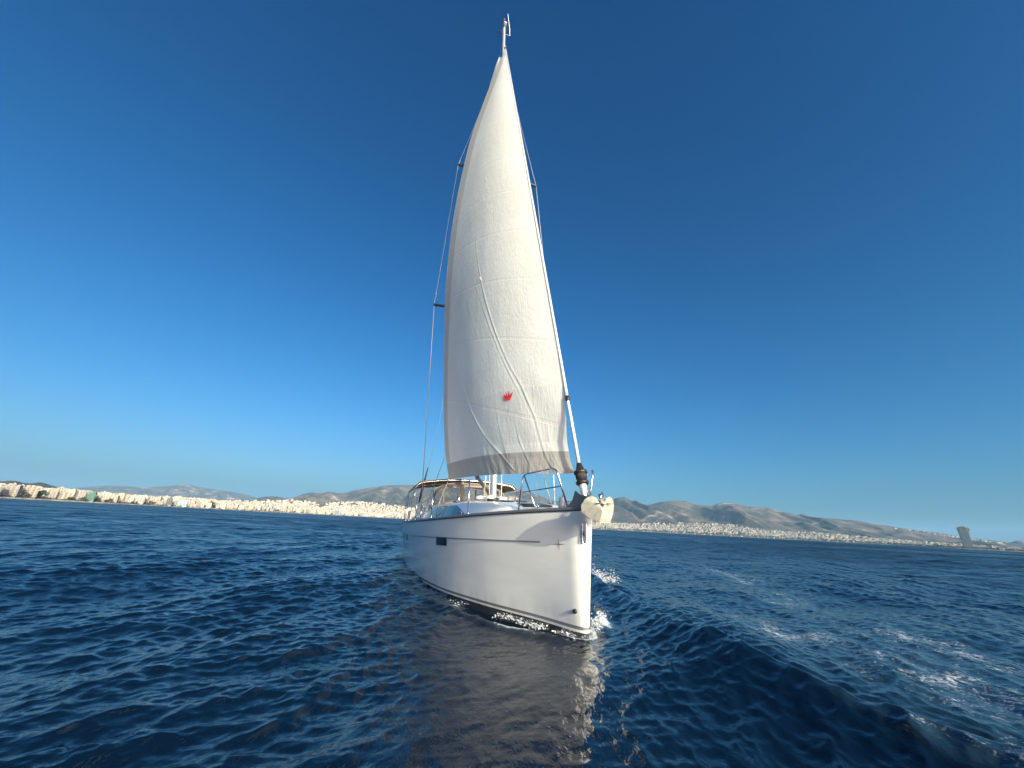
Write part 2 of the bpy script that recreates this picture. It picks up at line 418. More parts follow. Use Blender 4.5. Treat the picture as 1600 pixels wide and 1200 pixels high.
def hill_mat():
    m = mat('hill_scrub', (.08, .08, .055), .95); oc = objcoord(m)
    a = noise(m, oc, .0035, 6, .62); b = noise(m, oc, .0011, 4, .6)
    c = mix_col(m, ramp(m, a, .42, .60), (.034, .038, .028), (.112, .088, .062))
    c = mix_col(m, ramp(m, math_node(m, 'MULTIPLY', a, math_node(m, 'ADD', b, .5)), .60, .74), c, (.36, .29, .22))
    set_base(m, c); return m
HM = hill_mat()
def hill(pts, rc, rb, seed, spur=1.0, nA=500):
    pts = sorted(pts); az = np.array([az_el(*p)[0] for p in pts]); el = np.array([az_el(*p)[1] for p in pts])
    a = np.linspace(az[0], az[-1], nA); d = np.concatenate([np.linspace(0, 1, 70), [1.06, 1.15, 1.3, 1.6]])
    A_, D_ = np.meshgrid(a, d, indexing='ij')
    e = pchip(a, az, el); e = e + .0011*(fbm(a*120, a*0+1.5, 3, seed+9)-.5)*np.clip(e/.02, 0, 1)
    rcx = rc*(1+.12*(fbm(a*5+seed, a*0, 3, seed+3)-.5)); H = (np.maximum(e, .0)*rcx)[:, None]
    R = rb + (rcx[:, None]-rb)*D_
    s = R*A_/1000.0; dd = R/1000.0
    wx = s + 1.2*(fbm(s*.7, dd*.7, 3, seed+20)-.5)*1.4
    rid = 1-np.abs(2*fbm(wx*.9, dd*.28, 4, seed)-1)*1.6        # spurs running down the slope
    rid2 = 1-np.abs(2*fbm(wx*2.6+5, dd*.9, 3, seed+40)-1)*1.6
    prof = np.where(D_ <= 1, np.clip(D_, 0, 1)**.92, 1-(D_-1)*1.1)
    fade = np.clip(D_, 0, 1)*np.clip(1.0-D_, 0, 1)*4
    Z = H*(prof + spur*fade*(.50*(rid-.62)+.18*(rid2-.62))) - 6
    V = np.stack([R*np.sin(A_), R*np.cos(A_), Z], -1).reshape(-1, 3)
    return tag(big_mesh('hill', V, grid_quads(nA, len(d), True), HM), kind='structure')
hill([(-400, 735), (-150, 745), (-40, 750), (0, 751), (21, 750), (45, 754), (63, 752.5), (84, 757.7), (99, 762), (130, 770), (160, 780)], 4300, 2900, 1)
hill([(60, 772), (105, 763), (135, 760.7), (165, 758.5), (195, 759), (225, 760.7), (250, 760), (270, 758), (292, 756.5), (310, 760), (355, 767), (377, 770.7), (400, 776.7), (430, 786), (460, 800)], 17000, 13500, 2, .6)
hill([(385, 790), (400, 779), (430, 775.5), (445, 778), (460, 776.5), (473, 772.5), (490, 769.3), (502, 770.2), (514, 767.8), (532, 770), (554, 766), (580, 761.2), (610, 758), (640, 757.5), (700, 755), (760, 756), (804, 762), (826, 769), (855, 779), (880, 790), (905, 806), (930, 824)], 9200, 6300, 3)
hill([(760, 820), (800, 800), (850, 788), (900, 781), (930, 780), (940, 781.2), (954, 780), (965, 777.3), (975.5, 776.3), (987.5, 781.5), (1010, 788.7), (1016, 787.5), (1032, 784), (1055, 781.7), (1070, 783), (1085, 787), (1112, 790), (1122, 785.8), (1134, 784.7), (1160, 788.3), (1170, 791.3), (1180, 791.7), (1198, 792.6), (1204, 794), (1224, 800), (1252, 805), (1278, 807.5), (1312, 810.5), (1342, 813), (1365, 818), (1382, 820), (1408, 824), (1444, 829), (1483, 834.5), (1519, 840), (1543, 842.5), (1570, 846), (1600, 850), (1650, 858), (1720, 870)], 8600, 6600, 4, 1.25, 900)
hill([(1540, 862), (1565, 852), (1580, 846.5), (1591, 844), (1600, 845.5), (1625, 852), (1680, 860), (1740, 872)], 9800, 8000, 5, .7, 200)

# ------------------------------------------------------------------ town
def plaster(name):
    m = mat(name, (.7, .64, .52), .9); oc = objcoord(m)
    oi = N(m, 'ShaderNodeObjectInfo').outputs['Color']
    n = ramp(m, noise(m, oc, .4, 3), .3, .7, .86, 1.05)
    g = N(m, 'ShaderNodeMix', data_type='RGBA', blend_type='MULTIPLY'); g.inputs[0].default_value = 1
    m.node_tree.links.new(oi, g.inputs[6])
    cc = N(m, 'ShaderNodeCombineColor')
    for i in range(3): m.node_tree.links.new(n, cc.inputs[i])
    m.node_tree.links.new(cc.outputs[0], g.inputs[7]); set_base(m, g.outputs[2]); return m
PLASTER = plaster('rendered_wall'); SHADEGLASS = mat('window_band', (.10, .11, .12), .4)

def block_mesh(wd, dp, fl, seed):
    """one apartment block: storeys of slab and recessed glazing, roof parapet, stair head"""
    r = random.Random(seed); a = MB(); nw = 0; idx = []
    def put(c, s, k):
        n0 = len(a.f); a.box(c, s); idx.extend([k]*(len(a.f)-n0))
    h = 3.1
    put((0, 0, 1.9), (wd*.9, dp*.9, 3.8), 1 if r.random() < .5 else 0)
    for i in range(fl):
        z = 3.8+i*h; back = 1.8 if i == fl-1 else 0
        put((0, back, z+.7), (wd-back, dp-back, 1.4), 0)
        put((0, back+.7, z+1.4+.85), (wd-1.2-back, dp-1.6-back, 1.7), 1)
        for k in range(3):
            x = (-.5+(k+.5)/3)*wd + r.uniform(-.6, .6)
            put((x*.92, back-.1, z+1.4+.84), (wd*.13, dp-back-.3, 1.68), 0)
    z = 3.8+fl*h
    put((0, 1.9, z+.3), (wd-1.9, dp-1.9, .6), 0)
    put((r.uniform(-.25, .25)*wd, 2, z+1.7), (wd*.25, dp*.3, 2.4), 0)
    me = bpy.data.meshes.new('apartment_block'); me.from_pydata(a.v, [], a.f)
    me.materials.append(PLASTER); me.materials.append(SHADEGLASS); me.polygons.foreach_set('material_index', idx); me.update()
    return me
PROTO = [block_mesh(20, 15, 6, 1), block_mesh(26, 15, 5, 2), block_mesh(16, 14, 7, 3), block_mesh(32, 16, 6, 4), block_mesh(15, 13, 4, 5), block_mesh(22, 14, 3, 6)]
TINT = [((.80, .74, .60), 'cream'), ((.82, .79, .70), 'off-white'), ((.76, .66, .50), 'sand-coloured'), ((.70, .62, .52), 'beige'), ((.74, .58, .46), 'pale terracotta'), ((.60, .60, .57), 'light grey')]
def place(o, a, r, dz=-1.0, yaw=0):
    o.location = (r*math.sin(a), r*math.cos(a), float(land_z(np.array(a), np.array(r)))+dz)
    o.rotation_euler = (0, 0, -a+yaw)
X2A = np.array([az_el(x, hz(x))[0] for x in range(-300, 1900, 10)]); XS = np.arange(-300, 1900, 10)
def a_of(x): return float(np.interp(x, XS, X2A))
def x_of(a): return float(np.interp(a, X2A, XS))

cand = []
def occupied(x):  # where the coast carries town; gaps of trees on the right-hand shore
    return True
tr = random.Random(3)
a = a_of(-60)
row_depth = [24, 62, 100, 145, 190, 240, 295, 350, 410, 475, 545, 620, 700, 780, 860, 950, 1040, 1130, 1220, 1290]
for ri, dep in enumerate(row_depth):
    a = a_of(-60)
    while a < a_of(1660):
        x = x_of(a); rc = float(coast_r(np.array(a))); r = rc+dep+tr.uniform(-14, 14)
        k = tr.choices(range(6), [4, 3, 3, 2, 3, 2] if ri < 3 else [3, 3, 2, 1, 4, 3])[0]
        wd = (20, 26, 16, 32, 15, 22)[k]; sc = tr.uniform(.8, 1.15)
        keep = True
        if x > 900:
            if ri < 2: keep = tr.random() < .2; k = tr.choice([4, 5, 5]); sc *= .8
            elif ri < 5: keep = tr.random() < (.15 if x < 1180 else .3); k = tr.choice([4, 5])
            else: keep = tr.random() < .72
        elif ri == 0: keep = tr.random() < .80
        elif ri > 14 and tr.random() < .25: keep = False
        if 495 < x < 505 and dep > 700: keep = False
        if 648 < x < 905: keep = keep and (dep < 500)
        if keep: cand.append((a, r, k, sc, x, ri, tr.uniform(-.35, .35), tr.choices(range(6), [5, 5, 3, 2, 1.2, 1.5])[0], tr.uniform(.68, 1.08)))
        a += (wd*sc + tr.choice([1.5, 4, 8, 14]) + (8 if x > 900 else 0))/r
# the houses that climb the ridge at the right
for i in range(70):
    x = tr.uniform(1395, 1570); y = np.interp(x, [1395, 1444, 1483, 1545, 1570], [824, 829.5, 836, 845, 849]) + tr.uniform(0, 2.2)
    aa, ee = az_el(x, y); rr = 7900 + tr.uniform(-150, 250)
    cand.append((aa, rr, 5, tr.uniform(.8, 1.3), x, 99, tr.uniform(-.4, .4), tr.choice([0, 1, 1, 3]), tr.uniform(.8, 1.05), ee*rr-8))
order = sorted(range(len(cand)), key=lambda i: (0 if cand[i][5] < 9 else 1, cand[i][1] + (1500 if 650 < cand[i][4] < 905 else 0) + cand[i][5]*60))
FIRST = set(order[:285])
SV, SF, SC_ = [], [], []
vis = 0
def zone(x):
    return ('at the far left' if x < 110 else 'below the mauve mountain' if x < 390 else
            'in the town left of the yacht' if x < 640 else 'right of the anchor')
WHICH = ['six-storey', 'broad five-storey', 'tall narrow seven-storey', 'long six-storey', 'small four-storey', 'low three-storey']
for i, cd in enumerate(cand):
    a, r, k, sc, x, ri, yaw, ti, br = cd[:9]
    if 650 < x < 900 and i in FIRST and ri > 2: FIRST.discard(i)
    col = tuple(min(c*br, .86)*.50 for c in TINT[ti][0])
    if i in FIRST and not (655 < x < 900):
        o = link(bpy.data.objects.new('apartment_building', PROTO[k])); place(o, a, r, -1, yaw); o.scale = (sc, 1, sc)
        o.color = (*col, 1)
        tag(o, f'{TINT[ti][1]} {WHICH[k]} block {"on the waterfront" if ri == 0 else "behind the waterfront"} {zone(x)}', 'building', 'apartment buildings along the shore')
        vis += 1
    else:
        wd, dp, fl = [(20, 15, 6), (26, 15, 5), (16, 14, 7), (32, 16, 6), (15, 13, 4), (22, 14, 3)][k]
        h = (3.8+fl*3.1)*sc; zz = cd[9] if len(cd) > 9 else float(land_z(np.array(a), np.array(r)))-2
        if ri > 8 and ri < 90: h *= .8
        rot = Matrix.Rotation(-a+yaw, 4, 'Z'); c0 = Vector((r*math.sin(a), r*math.cos(a), zz))
        b = MB(); b.box((0, 0, h/2), (wd*sc, dp, h)); b.box((wd*.1, 1, h+1.2), (wd*.3, dp*.4, 2.4))
        n0 = len(SV)
        SV += [tuple(c0 + (rot @ Vector(p))) for p in b.v]; SF += [tuple(n0+j for j in q) for q in b.f]
        SC_ += [col]*len(b.v)
def townmat():
    m = mat('town_wall', (.7, .64, .52), .9)
    c = N(m, 'ShaderNodeAttribute', attribute_name='tint').outputs['Color']; oc = objcoord(m)
    sep = N(m, 'ShaderNodeSeparateXYZ'); m.node_tree.links.new(oc, sep.inputs[0])
    fl = math_node(m, 'FRACT', math_node(m, 'DIVIDE', sep.outputs[2], 3.1))
    win = math_node(m, 'MULTIPLY', math_node(m, 'GREATER_THAN', fl, .48), ramp(m, noise(m, oc, .22, 2), .42, .56))
    ge = N(m, 'ShaderNodeNewGeometry'); s2 = N(m, 'ShaderNodeSeparateXYZ'); m.node_tree.links.new(ge.outputs['True Normal'], s2.inputs[0])
    win = math_node(m, 'MULTIPLY', win, math_node(m, 'LESS_THAN', s2.outputs[2], .5))
    set_base(m, mix_col(m, math_node(m, 'MULTIPLY', win, .8), c, (.12, .12, .12))); return m
town = pmesh('town_buildings', SV, SF, townmat(), smooth=False)
ca = town.data.color_attributes.new('tint', 'FLOAT_COLOR', 'POINT')
ca.data.foreach_set('color', np.concatenate([np.array(SC_), np.ones((len(SC_), 1))], 1).astype(np.float32).ravel())
tag(town, 'dense mass of small cream and white buildings covering the slopes behind the shore', 'town', kind='stuff')
# two that stand out
def special(x, dep, k, col, label, sc=1.0):
    a = a_of(x); o = link(bpy.data.objects.new('apartment_building', PROTO[k])); place(o, a, float(coast_r(np.array(a)))+dep, -1)
    o.scale = (sc, 1, sc); o.color = (*col, 1); tag(o, label, 'building', 'apartment buildings along the shore')
special(139, 10, 2, (.03, .14, .095), 'green apartment building in the waterfront row of the left shore', .9)
special(262, 10, 2, (.06, .06, .065), 'dark charcoal apartment building in the waterfront row of the left shore', 1.05)
special(283, 12, 1, (.26, .38, .38), 'pale blue-green apartment building near the dark one on the left shore', 1.15)
special(525, 10, 3, (.12, .15, .20), 'blue-grey broad building on the beach of the dense town', 1.3)

# shore trees
def leaf_mat():
    m = mat('tree_leaf', (.05, .065, .03), .8); oi = N(m, 'ShaderNodeObjectInfo').outputs['Random']
    oc = objcoord(m); n = noise(m, oc, .8, 2)
    set_base(m, mix_col(m, ramp(m, n, .3, .7), (.028, .040, .018), (.075, .085, .040))); return m
LEAF = leaf_mat(); BARK = mat('tree_bark', (.10, .075, .05), .9)
def crown_mesh(rad, hgt, seed, n=900, leaf=.55):
    r = np.random.default_rng(seed); V = []; F = []
    cl = [(r.normal()*rad*.42, r.normal()*rad*.42, r.uniform(.15, .85)*hgt, rad*r.uniform(.35, .6)) for _ in range(9)]
    for i in range(n):
        cx, cy, cz, cr = cl[r.integers(9)]; d = r.normal(size=3); d /= np.linalg.norm(d); p = np.array([cx, cy, cz]) + d*cr*r.uniform(.6, 1)*np.array([1, 1, .7])
        e = r.normal(size=3); e /= np.linalg.norm(e); g = np.cross(d, e); g /= np.linalg.norm(g)+1e-6; b = len(V); s = leaf*r.uniform(.6, 1.4)
        V += [p-e*s, p+g*s, p+e*s, p-g*s]; F.append((b, b+1, b+2, b+3))
    return V, F
TP = []
for k, (rad, hg, tk) in enumerate([(5.0, 6.0, 3.5), (4.0, 8.0, 2.5), (7.0, 5.0, 5.0)]):
    t = empty('shore_tree'); v, f = crown_mesh(rad, hg, 30+k); cw = pmesh('crown', v, f, LEAF, t); cw.location.z = tk
    mb = MB(); mb.tube([(0, 0, -1), (.1, 0, tk), (.2, .1, tk+hg*.5)], [.4, .28, .1], 7)
    for q in range(4): mb.tube([(.1, 0, tk*.9), (math.cos(q*1.6)*rad*.45, math.sin(q*1.6)*rad*.45, tk+hg*.45)], [.16, .05], 5)
    mb.build('trunk', BARK, t); TP.append(t)
spots = [(22, 8, 1), (38, 6, 1), (50, 30, 2), (54, 34, 2), (57, 26, 2), (108, 8, 0), (112, 9, 1), (128, 8, 0), (150, 8, 1), (165, 6, 0), (172, 6, 1), (206, 8, 0), (212, 8, 1), (228, 8, 0), (236, 8, 0),
         (318, 20, 2), (322, 16, 1), (327, 22, 2), (331, 18, 2), (334, 20, 1), (400, 12, 1), (404, 16, 2), (408, 12, 1), (413, 15, 2), (417, 12, 2), (430, 12, 1), (433, 14, 2), (437, 12, 1), (460, 8, 0), (492, 8, 1), (518, 8, 0), (538, 8, 1), (560, 8, 0), (584, 8, 2), (600, 8, 1), (622, 8, 0)]
tw = random.Random(8)
for x in range(945, 1600, 9): spots.append((x+tw.uniform(-4, 4), tw.uniform(14, 110), tw.choice([0, 1, 2])))
used = set()
for n, (x, dep, k) in enumerate(spots):
    src = TP[k]
    if k in used:
        o = src.copy(); link(o)
        for ch in src.children:
            c = ch.copy(); c.parent = o; COL.objects.link(c)
    else: o = src; used.add(k)
    a = a_of(x); place(o, a, float(coast_r(np.array(a)))+dep, 0, tw.uniform(0, 6)); s = tw.uniform(.85, 1.5) * (1.6 if x in (50, 54, 57, 322, 327, 331) else 1); o.scale = (s, s, s*tw.uniform(.8, 1.1))
    tag(o, ['rounded dark green tree', 'upright dark green tree', 'broad spreading dark green tree'][k] + (' among the blocks at the far left of the shore' if x < 110 else ' on the left waterfront by pale apartment blocks' if x < 380 else ' at the beach of the dense town left of the yacht' if x < 640 else ' along the low shore right of the anchor'), 'tree', 'trees along the shore')
# belt of low woodland along the shore, too many to count
V, F = [], []
wr = np.random.default_rng(5)
base = [crown_mesh(5, 5, 60+k, 60, 1.5) for k in range(4)]
for i in range(1700):
    x = wr.uniform(-40, 640) if i < 320 else wr.uniform(935, 1640)
    a = a_of(x); rc = float(coast_r(np.array(a)))
    dep = wr.uniform(6, 22) if x < 640 else abs(wr.normal())*210+12
    if i % 7 == 0 and x < 640: dep = wr.uniform(100, 900)
    if i % 5 == 0 and x > 640: dep = wr.uniform(150, 1000)
    r = rc+dep; z = float(land_z(np.array(a), np.array(r))); s = wr.uniform(1.3, 2.4) if x > 640 else wr.uniform(.4, .8)
    bv, bf = base[i % 4]; n0 = len(V)
    V += [(r*math.sin(a)+p[0]*s*1.6, r*math.cos(a)+p[1]*s, z+p[2]*s) for p in bv]; F += [tuple(n0+j for j in q) for q in bf]
tag(pmesh('shore_woodland', V, F, LEAF), 'dark green belt of trees and bushes along the shore', 'woodland', kind='stuff')

# unfinished tower
def tower():
    a = a_of(1514); r = 4720.0; t = empty('unfinished_tower', (r*math.sin(a), r*math.cos(a), 2.0)); t.rotation_euler = (0, 0, -a+.25)
    conc = mat('raw_concrete', (.20, .20, .20), .9); oc = objcoord(conc)
    set_base(conc, mix_col(conc, ramp(conc, noise(conc, oc, .08, 4), .35, .65), (.055, .057, .06), (.15, .14, .13)))
    red = mat('red_safety_screen', (.13, .05, .04), .8); glass = mat('facade_glass', (.05, .07, .09), .2); steel = mat('crane_steel', (.30, .22, .12), .6)
    nf = 38; H = 150.0; fl = MB(); cw = MB()
    def wdt(q): return 46+ 9*max(0, q-.3)/.7
    for i in range(nf+1):
        q = i/nf; s = wdt(q); fl.box((2*math.sin(i*.5), 0, q*H), (s+2*math.sin(i*1.3), 36, .7))
    fl.build('floor_slab', conc, t, False)
    for x in (-20, -7, 7, 20):
        for y in (-15, 15): cw.box((x, y, H/2-.4), (1.6, 1.6, H))
    cw.build('column', conc, t, False)
    MB().box((0, 2, H/2+3), (20, 22, H+12)).build('core', conc, t, False)
    g = MB()
    for i in range(nf): g.box((-1, -.3, (i+.5)*H/nf), (wdt(i/nf)-3, 33.5, H/nf-.75))
    g.build('facade', glass, t, False)
    s = MB(); s.box((19, -17.9, H-13), (16, 1.8, 22)); s.box((31.5, 0, H-13), (2.0, 30, 22)); s.box((-18, -17.4, H+1), (14, 2, 5)); s.build('safety_screen', red, t, False)
    h = MB()
    for i in range(5): h.box((-24+i*12, -12, H+3), (2, 10, 6))
    h.build('formwork', conc, t, False)
    tag(t, 'tall unfinished concrete tower with red screens near its top, on the right shore', 'tower')
    for k, (x, lab) in enumerate(((-20, 'left one of two small cranes on top of the unfinished tower'), (8, 'right one of two small cranes on top of the unfinished tower'))):
        a2 = empty('tower_crane', t.location + Vector((x*math.cos(-a), x*math.sin(-a), H+9))); a2.rotation_euler = (0, 0, -a+.6*k)
        MB().tube([(0, 0, -3), (0, 0, 15)], 1.0, 4).build('mast', steel, a2, False)
        MB().tube([(-7, 0, 13), (16, 0, 17)], .8, 4).tube([(0, 0, 15), (0, 0, 20)], .6, 4).tube([(0, 0, 20), (16, 0, 17)], .25, 4).build('jib', steel, a2, False)
        MB().box((-7, 0, 11.5), (3, 2, 3)).build('counterweight', conc, a2, False)
        tag(a2, lab, 'crane', 'cranes on the tower')
tower()

# ------------------------------------------------------------------ yacht
Y = bpy.data.objects.new('sailing_yacht', None); COL.objects.link(Y)
Y.matrix_world = Matrix(((AX[0], AY[0], AZ[0], BOW[0]), (AX[1], AY[1], AZ[1], BOW[1]), (AX[2], AY[2], AZ[2], BOW[2]), (0, 0, 0, 1)))
tag(Y, 'white sailing yacht under full sail heading towards the viewer, heeled slightly', 'yacht')

GEL = mat('white_gelcoat', (.86, .86, .84), .22, Coat_Weight=.3, Coat_Roughness=.1)
STEEL = mat('polished_steel', (.62, .63, .65), .22, 1.0)
ALU = mat('mast_aluminium', (.62, .62, .61), .38, .6)
DARKALU = mat('grey_alloy', (.16, .17, .18), .45, .4)
BLACK = mat('black_plastic', (.018, .017, .017), .45)
RAIL = mat('dark_grey_rail', (.11, .12, .125), .45)
WHITEP = mat('white_rope', (.75, .73, .68), .8)
WIRE = mat('rigging_wire', (.42, .42, .42), .4, .6)
TAN = mat('brown_canvas', (.16, .10, .06), .9)
DGLASS = mat('tinted_window', (.010, .016, .026), .06)
GREYCAN = mat('grey_canvas', (.42, .40, .36), .9)

def hull():
    m = GEL.copy(); m.name = 'hull_gelcoat'; oc = objcoord(m); t = m.node_tree
    sep = N(m, 'ShaderNodeSeparateXYZ'); t.links.new(oc, sep.inputs[0]); z = sep.outputs[2]
    st = noise(m, scaled(m, oc, (.6, .6, 3.0)), 1.2, 4, .6)
    col = mix_col(m, ramp(m, st, .35, .7), (.86, .865, .81), (.80, .805, .745))
    grime = math_node(m, 'MULTIPLY', ramp(m, z, .42, .10), ramp(m, noise(m, scaled(m, oc, (5, 5, .8)), 1.0, 3), .35, .7))
    col = mix_col(m, math_node(m, 'MULTIPLY', grime, .35), col, (.52, .49, .40))
    # boot-top: thin grey line, pale gap, dark antifouling below
    l1 = math_node(m, 'MULTIPLY', math_node(m, 'LESS_THAN', z, .145), math_node(m, 'GREATER_THAN', z, .105))
    col = mix_col(m, l1, col, (.20, .20, .185))
    col = mix_col(m, math_node(m, 'LESS_THAN', z, .075), col, (.045, .05, .052)); set_base(m, col)
    bump(m, noise(m, oc, 1.3, 2), .12, .02)
    k = np.concatenate([[0, .004, .010, .018, .03, .045, .065, .09, .12, .16, .2, .26, .33], np.linspace(.42, 3, 26), np.linspace(3.2, 13.3, 48)])
    nv = 34; zz = np.linspace(0, 1, nv); V = []
    for s in (1, -1):
        for kk in k:
            f = kk/13.3
            top = float(sheer(kk-.16))
            for q in zz:
                z_ = -.55+(top+.55)*q; su = float(stem_u(z_)); u = su + kk*(13.3+ (.12*(1-max(z_, 0)/1.4)) - su)/13.3
                V.append((u, s*float(half(su+kk, z_)), z_))
    n = len(k); q = grid_quads(n, nv); F = [tuple(x) for x in q] + [tuple(x + n*nv)[::-1] for x in q]
    e0 = (n-1)*nv; e1 = n*nv+(n-1)*nv   # transom
    for i in range(nv-1): F.append((e0+i, e1+i, e1+i+1, e0+i+1))
    F = [f[::-1] for f in F]
    return pmesh('hull', V, F, m, Y)
HULL = hull()
import bmesh
bm = bmesh.new(); bm.from_mesh(HULL.data); bmesh.ops.remove_doubles(bm, verts=bm.verts, dist=.0006); bmesh.ops.recalc_face_normals(bm, faces=bm.faces); bm.to_mesh(HULL.data); bm.free()

def deck():
    m = mat('deck_nonskid', (.72, .71, .67), .6); bump(m, noise(m, objcoord(m), 120, 2), .2, .002)
    us = np.concatenate([np.linspace(-.12, .4, 12), np.linspace(.6, 13.28, 50)]); ws = np.linspace(-1, 1, 15); V = []
    for u in us:
        h = max(float(half(u, float(sheer(u))))-.004, .002); z = float(sheer(u))-.012
        for w_ in ws: V.append((u, h*w_, z+.055*(1-w_*w_)*min(1, h)))
    d = pmesh('deck', V, grid_quads(len(us), len(ws)), m, Y)
    for s in (1, -1):
        R = MB(); uu = np.concatenate([np.linspace(-.15, .5, 14), np.linspace(.7, 13.3, 60)])
        sec = [(.010, -.020), (.014, .0), (.009, .032), (-.026, .037), (-.038, .008), (-.006, -.010)]
        for u in uu:
            zs = float(sheer(u)); h = float(half(u, zs))
            for a_, b_ in sec: R.v.append((u-(.02 if h < .06 else 0), s*max(h+a_, 0), zs+b_))
        k = len(sec)
        for i in range(len(uu)-1):
            for j in range(k):
                q = (i*k+j, i*k+(j+1) % k, (i+1)*k+(j+1) % k, (i+1)*k+j); R.f.append(q if s < 0 else q[::-1])
        R.build('toe_rail', RAIL, d)
    # bow locker hatch, windlass, cleats
    wz = MB(); z = float(sheer(.45))+.03
    wz.tube([(.42, .10, z), (.42, .10, z+.09), (.42, .10, z+.10), (.42, .10, z+.16), (.42, .10, z+.17)], [.075, .06, .045, .06, .05], 14); wz.box((.42, .02, z+.05), (.14, .14, .10)); wz.build('windlass', mat('windlass_alloy', (.6, .6, .58), .45, .4), d)
    def cleat(u, s, wo=-.07):
        zs = float(sheer(u))+.055; h = s*(float(half(u, zs))+wo)
        c = MB(); c.tube([(u-.11, h, zs+.035), (u-.05, h, zs+.045), (u+.05, h, zs+.045), (u+.11, h, zs+.035)], [.008, .014, .014, .008], 8)
        c.tube([(u-.04, h, zs-.01), (u-.04, h, zs+.045)], .013, 8).tube([(u+.04, h, zs-.01), (u+.04, h, zs+.045)], .013, 8); c.build('cleat', STEEL, d)
    for s in (1, -1):
        for u in (.62, 2.6, 6.8, 12.6): cleat(u, s)
    hb = MB(); hb.box((1.02, 0, float(sheer(1))+.055), (.7, .62, .03)); hb.build('anchor_locker_lid', GEL, d)
    return d
DECK = deck()

def coach():
    us = [.95, 1.25, 1.6, 2.1, 2.7, 3.4, 4.4, 5.5, 6.6, 7.4, 8.1, 8.5]
    hw = [.10, .30, .48, .68, .84, .95, 1.07, 1.15, 1.21, 1.22, 1.20, 1.18]
    ht = [.02, .06, .11, .20, .28, .34, .41, .45, .47, .48, .48, .47]
    uu = np.linspace(.95, 8.5, 70); HW = pchip(uu, us, hw); HT = pchip(uu, us, ht); V = []
    prof = [(1.13, 0), (1.10, .25), (1.06, .55), (1.02, .80), (.96, .93), (.85, 1.0), (.6, 1.05), (.3, 1.08), (0, 1.09)]
    full = prof + [(-a, b) for a, b in prof[-2::-1]]
    for u, h, t in zip(uu, HW, HT):
        z0 = float(sheer(u))+.005
        for a, b in full: V.append((u, a*h, z0+b*t))
    n = len(full); F = [tuple(q) for q in grid_quads(len(uu), n, True)]; e = (len(uu)-1)*n
    F.append(tuple(e+i for i in range(n))); F.append(tuple(reversed(range(n))))
    c = pmesh('coachroof', V, F, GEL, Y)
    # side windows follow the cabin side
    def side(u, f, off):
        h = float(pchip(np.array(u), us, hw)); t = float(pchip(np.array(u), us, ht)); z0 = float(sheer(u))+.005
        pa = np.interp(f, [0, .25, .55, .80, .93], [1.13, 1.10, 1.06, 1.02, .96])
        return (u, pa*h+off, z0+f*t+.004)
    for s in (1, -1):
        for u0, u1, g in ((3.35, 5.0, .0), (5.15, 7.6, .0)):
            W = MB(); m_ = 14
            for i in range(m_+1):
                u = u0+(u1-u0)*i/m_; sl = .0
                lo = .16; hi = .80 if u0 > 4 else .30+.5*min(1, (i/m_)*2.2)
                for f in (lo, (lo+hi)/2, hi):
                    p = side(u, f, .012); W.v.append((p[0], s*p[1], p[2]))
            for i in range(m_):
                for j in range(2):
                    b = i*3+j; q = (b, b+3, b+4, b+1); W.f.append(q if s < 0 else q[::-1])
            o = W.build('cabin_window', DGLASS, c)
    hm = mat('hatch_acrylic', (.02, .022, .025), .1)
    for u in (1.9, 3.3):
        z = float(sheer(u)+pchip(np.array(u), us, ht)*1.09)
        rot = Matrix.Rotation(-.10 if u < 3 else -.06, 3, 'Y')
        h = MB(); h.box((u, 0, z+.018), (.52, .52, .035), rot).build('deck_hatch', hm, c)
    # handrail, halyard bags and line clutter round the mast foot
    for s in (1, -1):
        g = MB(); pts = [(u, s*(.78+.02*u), float(sheer(u)+pchip(np.array(u), us, ht))+.05+.05) for u in np.linspace(5.6, 7.4, 9)]
        g.tube(pts, .012, 6); g.build('grab_rail', STEEL, c)
    ln = MB(); r = random.Random(4)
    for k in range(9):
        a = r.uniform(-.3, .3); b = a*2.0; z = 1.965
        ln.tube([(4.75+r.uniform(-.1, .2), a, z+.03), (5.3, a*1.3, z+.02), (6.2, b, z+.03), (7.0, b, z+.03)], .008, 5)
    ln.build('control_line', WHITEP, c)
    co = MB()
    for k in range(5):
        cx, cy = r.uniform(4.6, 5.3), r.uniform(-.45, .45)
        for j in range(3): co.tube([(cx+.09*math.cos(q*.7+j), cy+.09*math.sin(q*.7+j), 1.965+.02*j+.01*math.sin(q)) for q in range(10)], .01, 5)
    co.build('coiled_rope', WHITEP, c)
    for s in (1, -1):
        wn = MB().tube([(6.95, s*.55, 1.93), (6.95, s*.55, 2.0), (6.95, s*.55, 2.05), (6.95, s*.55, 2.09)], [.075, .06, .065, .05], 14); wn.build('winch', STEEL, c)
    return c
COACH = coach()

